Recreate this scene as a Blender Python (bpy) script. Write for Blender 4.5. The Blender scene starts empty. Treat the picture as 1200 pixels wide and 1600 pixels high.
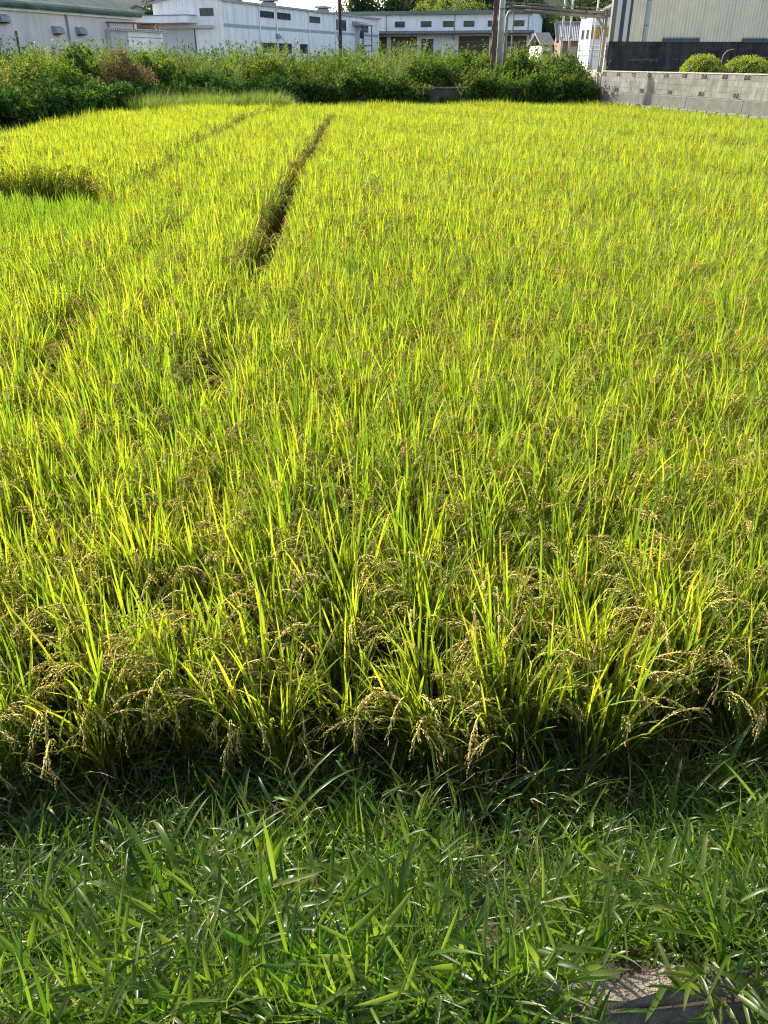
import bpy, math, random
import numpy as np
from mathutils import Vector

rng = np.random.default_rng(7)
random.seed(7)
R = math.radians
SC = bpy.context.scene
COL = SC.collection

# ------------------------------------------------------------------ camera, sky, sun, exposure
SUN_HEAD, SUN_EL = -43.0, 31.0            # heading from +Y (clockwise positive), elevation
cam_d = bpy.data.cameras.new('camera')
cam = bpy.data.objects.new('camera', cam_d)
COL.objects.link(cam)
cam.location = (0, 0, 2.46)
cam.rotation_euler = (R(90 - 29.62), 0, 0)
cam_d.sensor_fit = 'VERTICAL'
cam_d.sensor_height = 36.0
cam_d.sensor_width = 27.0
cam_d.lens = 27.9
cam_d.clip_start = 0.05
cam_d.clip_end = 4000
SC.camera = cam

world = bpy.data.worlds.new('World')
SC.world = world
world.use_nodes = True
wn = world.node_tree
bg = wn.nodes['Background']
sky = wn.nodes.new('ShaderNodeTexSky')
sky.sky_type = 'NISHITA'
sky.sun_disc = False
sky.sun_elevation = R(SUN_EL)
sky.sun_rotation = R(SUN_HEAD)
sky.air_density = 1.0
sky.dust_density = 2.6
sky.ozone_density = 1.0
wn.links.new(sky.outputs[0], bg.inputs[0])
bg.inputs[1].default_value = 0.15

sun_d = bpy.data.lights.new('sun', 'SUN')
sun_d.energy = 5.0
sun_d.angle = R(0.5)
sun_d.color = (1.0, 0.93, 0.80)
sun = bpy.data.objects.new('sun', sun_d)
COL.objects.link(sun)
sdir = Vector((math.sin(R(SUN_HEAD)) * math.cos(R(SUN_EL)), math.cos(R(SUN_HEAD)) * math.cos(R(SUN_EL)), math.sin(R(SUN_EL))))
sun.rotation_euler = sdir.to_track_quat('Z', 'Y').to_euler()
sun.location = sdir * 50

SC.view_settings.view_transform = 'Standard'
SC.view_settings.look = 'None'
SC.view_settings.exposure = 1.5
SC.view_settings.gamma = 1.0
SC.view_settings.use_curve_mapping = False
SC.render.engine = 'CYCLES'
SC.cycles.max_bounces = 8
SC.cycles.diffuse_bounces = 4
SC.cycles.transmission_bounces = 5
SC.cycles.glossy_bounces = 2
SC.cycles.use_adaptive_sampling = False
SC.cycles.use_denoising = True
SC.cycles.denoising_prefilter = 'NONE'
SC.cycles.filter_width = 1.1


# ------------------------------------------------------------------ materials
def new_mat(name):
    m = bpy.data.materials.new(name)
    m.use_nodes = True
    m.node_tree.nodes.clear()
    return m, m.node_tree.nodes, m.node_tree.links


def ramp(nd, stops):
    r = nd.new('ShaderNodeValToRGB')
    el = r.color_ramp.elements
    while len(el) < len(stops):
        el.new(0.5)
    for e, (p, c) in zip(el, stops):
        e.position = p
        e.color = (c[0], c[1], c[2], 1)
    return r


def solid(name, col, rough=0.7, var=0.15, scale=3.0, streak=0.0, bump=0.0, bscale=60.0, metal=0.0, spec=0.4, dirt=None, dirt_amt=0.5, rnd=0.0):
    """Opaque surface: base colour with noise wear, optional vertical streaks (zscale compressed) in dirt colour."""
    m, nd, ln = new_mat(name)
    out = nd.new('ShaderNodeOutputMaterial')
    b = nd.new('ShaderNodeBsdfPrincipled')
    ln.new(b.outputs[0], out.inputs[0])
    b.inputs['Roughness'].default_value = rough
    b.inputs['Metallic'].default_value = metal
    b.inputs['Specular IOR Level'].default_value = spec
    geo = nd.new('ShaderNodeNewGeometry')
    no = nd.new('ShaderNodeTexNoise')
    no.inputs['Scale'].default_value = scale
    no.inputs['Detail'].default_value = 6
    ln.new(geo.outputs['Position'], no.inputs['Vector'])
    lo = tuple(c * (1 - var) for c in col)
    hi = tuple(min(0.95, c * (1 + var)) for c in col)
    rp = ramp(nd, [(0.3, lo), (0.7, hi)])
    ln.new(no.outputs[0], rp.inputs[0])
    cur = rp.outputs[0]
    if streak > 0 and dirt is not None:
        mp = nd.new('ShaderNodeMapping')
        mp.inputs['Scale'].default_value = (streak, streak, streak * 0.12)
        ln.new(geo.outputs['Position'], mp.inputs[0])
        n2 = nd.new('ShaderNodeTexNoise')
        n2.inputs['Scale'].default_value = 1.0
        n2.inputs['Detail'].default_value = 5
        n2.inputs['Roughness'].default_value = 0.65
        ln.new(mp.outputs[0], n2.inputs['Vector'])
        mr = nd.new('ShaderNodeMapRange')
        mr.inputs[1].default_value = 0.45
        mr.inputs[2].default_value = 0.75
        mr.inputs[4].default_value = dirt_amt
        ln.new(n2.outputs[0], mr.inputs[0])
        mx = nd.new('ShaderNodeMix')
        mx.data_type = 'RGBA'
        ln.new(mr.outputs[0], mx.inputs[0])
        ln.new(cur, mx.inputs[6])
        mx.inputs[7].default_value = (*dirt, 1)
        cur = mx.outputs[2]
    if rnd > 0:
        oi = nd.new('ShaderNodeObjectInfo')
        m2 = nd.new('ShaderNodeMapRange')
        m2.inputs[3].default_value = 1 - rnd
        m2.inputs[4].default_value = 1 + rnd
        ln.new(oi.outputs['Random'], m2.inputs[0])
        vm = nd.new('ShaderNodeVectorMath')
        vm.operation = 'SCALE'
        ln.new(cur, vm.inputs[0])
        ln.new(m2.outputs[0], vm.inputs['Scale'])
        cur = vm.outputs[0]
    ln.new(cur, b.inputs['Base Color'])
    if bump > 0:
        n3 = nd.new('ShaderNodeTexNoise')
        n3.inputs['Scale'].default_value = bscale
        n3.inputs['Detail'].default_value = 4
        ln.new(geo.outputs['Position'], n3.inputs['Vector'])
        bp = nd.new('ShaderNodeBump')
        bp.inputs['Strength'].default_value = bump
        bp.inputs['Distance'].default_value = 0.02
        ln.new(n3.outputs[0], bp.inputs['Height'])
        ln.new(bp.outputs[0], b.inputs['Normal'])
    return m


def leafmat(name, cols, trans=1.0, tmix=0.45, rough=0.5, gloss=0.02, zone=0.25, base=None, tcol=None, patch=0.9):
    """Leaf: diffuse + translucent + thin gloss. cols: dark..light range picked per leaf (attribute rnd) and per patch of ground;
    base: colour of the old lower part of the leaf (attribute t = 0)."""
    m, nd, ln = new_mat(name)
    out = nd.new('ShaderNodeOutputMaterial')
    at = nd.new('ShaderNodeAttribute')
    at.attribute_name = 'rnd'
    geo = nd.new('ShaderNodeNewGeometry')
    no = nd.new('ShaderNodeTexNoise')
    no.inputs['Scale'].default_value = patch
    no.inputs['Detail'].default_value = 3
    ln.new(geo.outputs['Position'], no.inputs['Vector'])
    ad = nd.new('ShaderNodeMath')
    ad.operation = 'MULTIPLY_ADD'
    ln.new(no.outputs[0], ad.inputs[0])
    ad.inputs[1].default_value = zone * 2.0
    sb = nd.new('ShaderNodeMath')
    sb.operation = 'SUBTRACT'
    ln.new(at.outputs['Fac'], sb.inputs[0])
    sb.inputs[1].default_value = zone
    ln.new(sb.outputs[0], ad.inputs[2])
    k = len(cols)
    rp = ramp(nd, [(i / (k - 1), c) for i, c in enumerate(cols)])
    ln.new(ad.outputs[0], rp.inputs[0])
    cur = rp.outputs[0]
    if base is not None:
        at2 = nd.new('ShaderNodeAttribute')
        at2.attribute_name = 't'
        mr = nd.new('ShaderNodeMapRange')
        mr.inputs[1].default_value = 0.05
        mr.inputs[2].default_value = 0.5
        ln.new(at2.outputs['Fac'], mr.inputs[0])
        mx = nd.new('ShaderNodeMix')
        mx.data_type = 'RGBA'
        ln.new(mr.outputs[0], mx.inputs[0])
        mx.inputs[6].default_value = (*base, 1)
        ln.new(cur, mx.inputs[7])
        cur = mx.outputs[2]
    df = nd.new('ShaderNodeBsdfDiffuse')
    ln.new(cur, df.inputs[0])
    tr = nd.new('ShaderNodeBsdfTranslucent')
    tv = nd.new('ShaderNodeVectorMath')
    tv.operation = 'MULTIPLY'
    ln.new(cur, tv.inputs[0])
    tc = tcol or (1.5, 1.45, 0.5)
    tv.inputs[1].default_value = tuple(c * trans for c in tc)
    ln.new(tv.outputs[0], tr.inputs[0])
    m1 = nd.new('ShaderNodeMixShader')
    m1.inputs[0].default_value = tmix
    ln.new(df.outputs[0], m1.inputs[1])
    ln.new(tr.outputs[0], m1.inputs[2])
    gl = nd.new('ShaderNodeBsdfGlossy')
    gl.inputs['Roughness'].default_value = rough
    gl.inputs['Color'].default_value = (1, 1, 1, 1)
    m2 = nd.new('ShaderNodeMixShader')
    m2.inputs[0].default_value = gloss
    ln.new(m1.outputs[0], m2.inputs[1])
    ln.new(gl.outputs[0], m2.inputs[2])
    ln.new(m2.outputs[0], out.inputs[0])
    return m


M = {}
# rice and grass
M['rice_leaf'] = leafmat('rice_leaf', [(0.075, 0.152, 0.015), (0.126, 0.208, 0.016), (0.205, 0.264, 0.018), (0.27, 0.28, 0.034)], base=(0.15, 0.145, 0.045), tmix=0.53, gloss=0.018, tcol=(1.65, 1.52, 0.5))
M['rice_grain'] = leafmat('rice_grain', [(0.48, 0.47, 0.11), (0.60, 0.53, 0.15), (0.68, 0.54, 0.21)], tmix=0.45, tcol=(1.25, 1.17, 0.7), gloss=0.015)
M['ripe_leaf'] = leafmat('ripe_leaf', [(0.14, 0.215, 0.018), (0.20, 0.258, 0.02), (0.27, 0.285, 0.03)], base=(0.16, 0.15, 0.03), tmix=0.52, gloss=0.02, tcol=(1.55, 1.5, 0.5))
M['ripe_grain'] = leafmat('ripe_grain', [(0.48, 0.47, 0.08), (0.6, 0.53, 0.11)], tmix=0.45, tcol=(1.2, 1.12, 0.7), gloss=0.015)
M['young_leaf'] = leafmat('young_leaf', [(0.082, 0.158, 0.016), (0.128, 0.208, 0.017), (0.18, 0.248, 0.02)], base=(0.06, 0.12, 0.02), tmix=0.5, gloss=0.02, tcol=(1.5, 1.4, .5))
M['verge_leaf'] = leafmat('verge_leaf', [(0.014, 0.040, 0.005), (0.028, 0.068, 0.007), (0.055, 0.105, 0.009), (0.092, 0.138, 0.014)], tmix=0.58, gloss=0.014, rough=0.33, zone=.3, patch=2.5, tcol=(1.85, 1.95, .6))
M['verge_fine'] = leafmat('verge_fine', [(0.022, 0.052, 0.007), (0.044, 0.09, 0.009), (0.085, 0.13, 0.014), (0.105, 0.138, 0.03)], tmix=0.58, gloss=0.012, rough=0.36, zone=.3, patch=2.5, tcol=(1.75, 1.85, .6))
M['strip_leaf'] = leafmat('strip_leaf', [(0.08, 0.15, 0.03), (0.13, 0.20, 0.04), (0.2, 0.24, 0.06)], tmix=0.4)
M['dry_leaf'] = leafmat('dry_leaf', [(0.13, 0.10, 0.045), (0.20, 0.16, 0.075), (0.27, 0.22, 0.11)], tmix=0.25, tcol=(1.1, 1.0, 0.8))
# bank plants
M['shrub_dark'] = leafmat('shrub_dark', [(0.018, 0.045, 0.012), (0.035, 0.085, 0.018), (0.06, 0.12, 0.022)], tmix=0.3, gloss=0.008)
M['shrub_mid'] = leafmat('shrub_mid', [(0.028, 0.062, 0.012), (0.058, 0.108, 0.018), (0.10, 0.15, 0.026)], tmix=0.35, gloss=0.008)
M['shrub_light'] = leafmat('shrub_light', [(0.05, 0.095, 0.018), (0.095, 0.15, 0.026), (0.15, 0.19, 0.042)], tmix=0.4, gloss=0.008)
M['shrub_olive'] = leafmat('shrub_olive', [(0.08, 0.09, 0.02), (0.14, 0.14, 0.03), (0.2, 0.18, 0.05)], tmix=0.35)
M['shrub_brown'] = leafmat('shrub_brown', [(0.06, 0.06, 0.02), (0.11, 0.10, 0.03), (0.17, 0.12, 0.045), (0.20, 0.16, 0.06)], tmix=0.3, tcol=(1.2, 1.0, 0.6), patch=1.6)
M['weed_silver'] = leafmat('weed_silver', [(0.075, 0.115, 0.04), (0.115, 0.16, 0.058), (0.16, 0.20, 0.08)], tmix=0.35)
M['azalea'] = leafmat('azalea', [(0.10, 0.14, 0.015), (0.19, 0.24, 0.022), (0.28, 0.31, 0.035)], tmix=0.4, gloss=0.02)
M['tree_dark'] = leafmat('tree_dark', [(0.012, 0.026, 0.012), (0.022, 0.045, 0.016), (0.04, 0.07, 0.02)], tmix=0.25, patch=0.2)
M['tree_mid'] = leafmat('tree_mid', [(0.025, 0.05, 0.014), (0.05, 0.085, 0.018), (0.08, 0.12, 0.025)], tmix=0.3, patch=0.2)
M['bamboo_leaf'] = leafmat('bamboo_leaf', [(0.08, 0.12, 0.02), (0.14, 0.18, 0.03), (0.2, 0.23, 0.05)], tmix=0.4, patch=0.2)
M['bark'] = solid('bark', (0.09, 0.065, 0.045), 0.9, 0.4, 20, bump=0.6)
# ground
M['paddy_soil'] = solid('paddy_soil', (0.030, 0.023, 0.015), 0.85, 0.4, 5, bump=0.6, bscale=30)
M['verge_soil'] = solid('verge_soil', (0.020, 0.0145, 0.009), 0.95, 0.5, 9, bump=0.8, bscale=45)
M['mud'] = solid('mud', (0.020, 0.0135, 0.0085), 0.8, 0.4, 12, bump=0.8, bscale=50)
M['asphalt'] = solid('asphalt', (0.055, 0.055, 0.056), 0.9, 0.25, 20, bump=0.5, bscale=180)
M['yard'] = solid('yard', (0.22, 0.2, 0.17), 0.95, 0.25, 3, bump=0.4)
M['ground'] = solid('ground', (0.09, 0.08, 0.05), 0.95, 0.4, 0.6, bump=0.3, bscale=8)
M['hill'] = solid('hill', (0.03, 0.045, 0.02), 0.95, 0.5, 0.15)
M['mountain'] = solid('mountain', (0.03, 0.05, 0.045), 0.95, 0.4, 0.03)  # bluish tint in the colour stands in for distance haze
# masonry, steel
M['block'] = solid('block', (0.165, 0.157, 0.138), 0.92, 0.35, 2.5, streak=20, dirt=(0.06, 0.058, 0.048), dirt_amt=0.95, bump=0.5, bscale=70, rnd=0.12)
M['base_concrete'] = solid('base_concrete', (0.105, 0.10, 0.088), 0.92, 0.25, 4, streak=11, dirt=(0.085, 0.08, 0.065), dirt_amt=0.85, bump=0.7, bscale=40)
M['coping'] = solid('coping', (0.35, 0.32, 0.26), 0.9, 0.2, 6, bump=0.3)
M['dark_block'] = solid('dark_block', (0.034, 0.027, 0.023), 0.9, 0.5, 3, streak=3, dirt=(0.11, 0.098, 0.085), dirt_amt=0.65, bump=0.4, rnd=0.2)
M['old_concrete'] = solid('old_concrete', (0.07, 0.068, 0.055), 0.95, 0.35, 3, streak=5, dirt=(0.05, 0.05, 0.04), dirt_amt=0.8, bump=0.6)
M['lip'] = solid('lip', (0.13, 0.108, 0.08), 0.95, 0.5, 25, bump=0.9, bscale=120)
M['cream_siding'] = solid('cream_siding', (0.80, 0.68, 0.46), 0.5, 0.05, 2, streak=2.5, dirt=(0.44, 0.43, 0.37), dirt_amt=0.5)
M['cream_panel'] = solid('cream_panel', (0.62, 0.59, 0.5), 0.5, 0.05, 2)
M['teal_trim'] = solid('teal_trim', (0.30, 0.35, 0.34), 0.45, 0.1, 2)
M['dark_steel'] = solid('dark_steel', (0.055, 0.048, 0.04), 0.5, 0.2, 3)
M['khaki_steel'] = solid('khaki_steel', (0.13, 0.125, 0.105), 0.55, 0.15, 3)
M['white_wall'] = solid('white_wall', (0.88, 0.84, 0.78), 0.7, 0.05, 1.2, streak=1.6, dirt=(0.54, 0.51, 0.47), dirt_amt=0.75, bump=0.1)
M['white_clean'] = solid('white_clean', (0.88, 0.84, 0.78), 0.6, 0.06, 1.0, streak=1.0, dirt=(0.55, 0.56, 0.56), dirt_amt=0.6)
M['grey_wall'] = solid('grey_wall', (0.68, 0.60, 0.54), 0.75, 0.07, 0.8, streak=0.9, dirt=(0.38, 0.36, 0.37), dirt_amt=0.7)
M['door_grey'] = solid('door_grey', (0.50, 0.50, 0.50), 0.6, 0.06, 1.5, streak=2, dirt=(0.38, 0.38, 0.38), dirt_amt=0.5)
M['band_green'] = solid('band_green', (0.33, 0.40, 0.35), 0.6, 0.1, 2)
M['green_roof'] = solid('green_roof', (0.065, 0.10, 0.068), 0.65, 0.4, 0.9, streak=0.8, dirt=(0.15, 0.165, 0.13), dirt_amt=0.6)
M['green_trim'] = solid('green_trim', (0.13, 0.18, 0.13), 0.5, 0.15, 1.5)
M['dark_trim'] = solid('dark_trim', (0.07, 0.075, 0.075), 0.5, 0.15, 2)
M['grey_metal'] = solid('grey_metal', (0.27, 0.27, 0.27), 0.5, 0.15, 3)
M['galv'] = solid('galv', (0.16, 0.155, 0.14), 0.55, 0.2, 4, metal=0.0)
M['white_paint'] = solid('white_paint', (0.55, 0.54, 0.5), 0.5, 0.08, 4)
M['frame_dark'] = solid('frame_dark', (0.045, 0.05, 0.055), 0.4, 0.1, 3)
M['frame_alu'] = solid('frame_alu', (0.35, 0.36, 0.36), 0.4, 0.1, 3)
M['glass'] = solid('glass', (0.03, 0.04, 0.045), 0.08, 0.2, 0.7, spec=0.6)
M['brown_pole'] = solid('brown_pole', (0.085, 0.048, 0.033), 0.9, 0.4, 9, streak=9, dirt=(0.2, 0.11, 0.07), dirt_amt=0.7, bump=0.8)
M['dark_pole'] = solid('dark_pole', (0.05, 0.032, 0.03), 0.8, 0.3, 6)
M['conc_pole'] = solid('conc_pole', (0.33, 0.33, 0.31), 0.9, 0.12, 5)
M['rust'] = solid('rust', (0.13, 0.075, 0.045), 0.85, 0.4, 10)
M['roof_tile'] = solid('roof_tile', (0.17, 0.18, 0.20), 0.5, 0.2, 2, rnd=0.15)
M['brown_wall'] = solid('brown_wall', (0.13, 0.075, 0.05), 0.8, 0.2, 2)
M['ochre'] = solid('ochre', (0.55, 0.30, 0.02), 0.6, 0.08, 3)
M['twig'] = solid('twig', (0.30, 0.28, 0.24), 0.9, 0.2, 10)
M['stem'] = solid('stem', (0.06, 0.055, 0.03), 0.9, 0.3, 10)


# ------------------------------------------------------------------ mesh helpers
class MB:
    def __init__(s):
        s.v, s.f = [], []

    def quad(s, a, b, c, d):
        n = len(s.v)
        s.v += [a, b, c, d]
        s.f.append((n, n + 1, n + 2, n + 3))

    def box(s, x0, x1, y0, y1, z0, z1):
        n = len(s.v)
        s.v += [(x0, y0, z0), (x1, y0, z0), (x1, y1, z0), (x0, y1, z0), (x0, y0, z1), (x1, y0, z1), (x1, y1, z1), (x0, y1, z1)]
        s.f += [tuple(n + i for i in q) for q in ((0, 3, 2, 1), (4, 5, 6, 7), (0, 1, 5, 4), (1, 2, 6, 5), (2, 3, 7, 6), (3, 0, 4, 7))]
        return s

    def prism(s, poly, z0, z1):
        """vertical prism over a counter-clockwise polygon"""
        n, k = len(s.v), len(poly)
        s.v += [(x, y, z0) for x, y in poly] + [(x, y, z1) for x, y in poly]
        s.f.append(tuple(n + i for i in reversed(range(k))))
        s.f.append(tuple(n + k + i for i in range(k)))
        for i in range(k):
            j = (i + 1) % k
            s.f.append((n + i, n + j, n + k + j, n + k + i))
        return s

    def prof_x(s, prof, x0, x1):
        """profile polygon in (y,z) extruded along x"""
        n, k = len(s.v), len(prof)
        s.v += [(x0, y, z) for y, z in prof] + [(x1, y, z) for y, z in prof]
        s.f.append(tuple(n + i for i in range(k)))
        s.f.append(tuple(n + k + i for i in reversed(range(k))))
        for i in range(k):
            j = (i + 1) % k
            s.f.append((n + i, n + k + i, n + k + j, n + j))
        return s

    def tube(s, pts, rad, n=8, cap=True):
        pts = [Vector(p) for p in pts]
        rs = rad if isinstance(rad, (list, tuple)) else [rad] * len(pts)
        rings = []
        for i, p in enumerate(pts):
            d = (pts[min(i + 1, len(pts) - 1)] - pts[max(i - 1, 0)]).normalized()
            a = d.orthogonal().normalized() if i == 0 else (rings[-1][1] - d * rings[-1][1].dot(d)).normalized()
            b = d.cross(a)
            o = len(s.v)
            for k in range(n):
                th = 2 * math.pi * k / n
                s.v.append(tuple(p + (a * math.cos(th) + b * math.sin(th)) * rs[i]))
            rings.append((o, a))
        for (o, _), (q, _) in zip(rings, rings[1:]):
            for k in range(n):
                s.f.append((o + k, o + (k + 1) % n, q + (k + 1) % n, q + k))
        if cap:
            s.f.append(tuple(rings[0][0] + k for k in reversed(range(n))))
            s.f.append(tuple(rings[-1][0] + k for k in range(n)))
        return s

    def bar(s, a, b, w, h):
        """rectangular bar between two points"""
        a, b = Vector(a), Vector(b)
        d = (b - a).normalized()
        u = d.cross(Vector((0, 0, 1)))
        u = Vector((1, 0, 0)) if u.length < 1e-4 else u.normalized()
        v = u.cross(d)
        n = len(s.v)
        for p in (a, b):
            for i, j in ((-1, -1), (1, -1), (1, 1), (-1, 1)):
                s.v.append(tuple(p + u * (i * w / 2) + v * (j * h / 2)))
        s.f += [tuple(n + i for i in q) for q in ((0, 1, 2, 3), (7, 6, 5, 4), (0, 4, 5, 1), (1, 5, 6, 2), (2, 6, 7, 3), (3, 7, 4, 0))]
        return s

    def mesh(s, name, m, smooth=False):
        me = bpy.data.meshes.new(name)
        me.from_pydata(s.v, [], s.f)
        me.materials.append(m)
        if smooth:
            me.shade_smooth()
        me.update()
        return me

    def build(s, name, m, parent=None, smooth=False):
        o = bpy.data.objects.new(name, s.mesh(name, m, smooth))
        COL.objects.link(o)
        if parent:
            o.parent = parent
        return o


def link(name, me, parent=None, loc=(0, 0, 0), rz=0.0):
    o = bpy.data.objects.new(name, me)
    COL.objects.link(o)
    o.parent = parent
    o.location = loc
    o.rotation_euler = (0, 0, rz)
    return o


def tag(o, label=None, cat=None, group=None, kind=None):
    for k, v in (('label', label), ('category', cat), ('group', group), ('kind', kind)):
        if v:
            o[k] = v
    return o


def thing(name, label, cat, loc=(0, 0, 0), rz=0.0, group=None):
    o = bpy.data.objects.new(name, None)
    COL.objects.link(o)
    o.location = loc
    o.rotation_euler = (0, 0, rz)
    o.empty_display_size = 0.2
    return tag(o, label, cat, group)


def head_rz(h):
    return R(90 - h)


def np_mesh(name, v, f, mats, attrs=None, mat_idx=None, smooth=False):
    """mesh from numpy arrays; f is n x 3 or n x 4"""
    me = bpy.data.meshes.new(name)
    k = f.shape[1]
    me.vertices.add(len(v))
    me.vertices.foreach_set('co', np.ascontiguousarray(v, dtype=np.float32).ravel())
    me.loops.add(len(f) * k)
    me.loops.foreach_set('vertex_index', np.ascontiguousarray(f, dtype=np.int32).ravel())
    me.polygons.add(len(f))
    me.polygons.foreach_set('loop_start', np.arange(len(f), dtype=np.int32) * k)
    for m in mats:
        me.materials.append(m)
    if mat_idx is not None:
        me.polygons.foreach_set('material_index', np.ascontiguousarray(mat_idx, dtype=np.int32))
    for n, a in (attrs or {}).items():
        at = me.attributes.new(n, 'FLOAT', 'POINT')
        at.data.foreach_set('value', np.ascontiguousarray(a, dtype=np.float32))
    me.update(calc_edges=True)
    if smooth:
        me.shade_smooth()
    return me


class Strips:
    """collects curved leaf strips (numpy) and spindle grains into one triangle/quad mesh"""

    def __init__(s):
        s.v, s.f, s.r, s.t, s.n = [], [], [], [], 0

    def leaf(s, p, az, tilt, L, w, droop, K=5, fold=0.0, rnd=None, t0=0.0, t1=1.0, twist=0.0, base_w=0.5, power=1.6):
        """a blade from p: azimuth az, angle from vertical tilt growing by droop; width w tapering to the tip; fold>0 gives a V section"""
        tt = np.linspace(0, 1, K + 1)
        th = tilt + droop * tt ** power
        st = np.stack([np.sin(th) * math.cos(az), np.sin(th) * math.sin(az), np.cos(th)], 1)
        pos = np.vstack([np.zeros((1, 3)), np.cumsum((st[:-1] + st[1:]) * 0.5 * L / K, axis=0)]) + np.asarray(p)
        side = np.array([-math.sin(az + twist), math.cos(az + twist), 0.0])
        prof = np.minimum(base_w + (1 - base_w) * tt / 0.25, 1.0) * np.sqrt(np.clip(1 - tt ** 2.2, 0, 1))
        prof[-1] = 0.02
        hw = (prof * w * 0.5)[:, None]
        nrm = np.cross(st, side)
        if fold > 0:
            vv = np.stack([pos - side * hw + nrm * hw * fold, pos, pos + side * hw + nrm * hw * fold], 1).reshape(-1, 3)
            c = 3
        else:
            vv = np.stack([pos - side * hw, pos + side * hw], 1).reshape(-1, 3)
            c = 2
        i = np.arange(K)[:, None] * c + s.n
        for j in range(c - 1):
            s.f.append(np.concatenate([i + j, i + j + 1, i + c + j + 1, i + c + j], 1))
        s.v.append(vv)
        s.r.append(np.full(len(vv), rng.random() if rnd is None else rnd))
        s.t.append(np.repeat(t0 + (t1 - t0) * tt, c))
        s.n += len(vv)
        return pos, st

    def grain(s, c, d, L, w, rnd):
        """a spindle: two 4-sided cones as 4 quads (tip, two belly points, tail)"""
        d = np.asarray(d) / (np.linalg.norm(d) + 1e-9)
        a = np.cross(d, [0.31, 0.52, 0.79])
        a /= np.linalg.norm(a) + 1e-9
        b = np.cross(d, a)
        c = np.asarray(c)
        vv = np.array([c, c + d * L * .45 + a * w * .5, c + d * L * .45 + b * w * .5, c + d * L * .45 - a * w * .5, c + d * L * .45 - b * w * .5, c + d * L])
        n = s.n
        s.f.append(np.array([[n, n + 1, n + 5, n + 2], [n, n + 2, n + 5, n + 3], [n, n + 3, n + 5, n + 4], [n, n + 4, n + 5, n + 1]]))
        s.v.append(vv)
        s.r.append(np.full(6, rnd))
        s.t.append(np.full(6, 1.0))
        s.n += 6

    def quads(s, centre, direction, normal, L, w, rnd, bend=0.25):
        """many diamond leaves at once (arrays)"""
        n = len(centre)
        side = np.cross(direction, normal)
        side /= np.linalg.norm(side, axis=1, keepdims=True) + 1e-9
        nn = np.cross(side, direction)
        L, w = np.asarray(L)[:, None], np.asarray(w)[:, None]
        v = np.stack([centre, centre + direction * L * .45 + side * w * .5 + nn * L * bend * .3, centre + direction * L - nn * L * bend * .3, centre + direction * L * .45 - side * w * .5 + nn * L * bend * .3], 1).reshape(-1, 3)
        i = np.arange(n)[:, None] * 4 + s.n
        s.f.append(np.concatenate([i, i + 1, i + 2, i + 3], 1))
        s.v.append(v)
        s.r.append(np.repeat(rnd, 4))
        s.t.append(np.ones(n * 4))
        s.n += n * 4

    def mesh(s, name, m, smooth=True):
        return np_mesh(name, np.concatenate(s.v), np.concatenate(s.f), [m], {'rnd': np.concatenate(s.r), 't': np.concatenate(s.t)}, smooth=smooth)


def join(name, parts):
    """join strip collections with their own material into one mesh"""
    v, f, r, t, mi, n = [], [], [], [], [], 0
    parts = [p for p in parts if p[0].v]
    for k, (st, m) in enumerate(parts):
        vv, ff = np.concatenate(st.v), np.concatenate(st.f)
        v.append(vv)
        f.append(ff + n)
        r += st.r
        t += st.t
        mi.append(np.full(len(ff), k))
        n += len(vv)
    return np_mesh(name, np.concatenate(v), np.concatenate(f), [m for _, m in parts], {'rnd': np.concatenate(r), 't': np.concatenate(t)}, np.concatenate(mi), True)


def source(name, meshes):
    """an unlinked collection of instance sources, alphabetical = index order"""
    c = bpy.data.collections.new(name)
    for i, me in enumerate(meshes):
        c.objects.link(bpy.data.objects.new('%s.%03d' % (name, i + 1), me))
    return c


GN = {}


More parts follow.
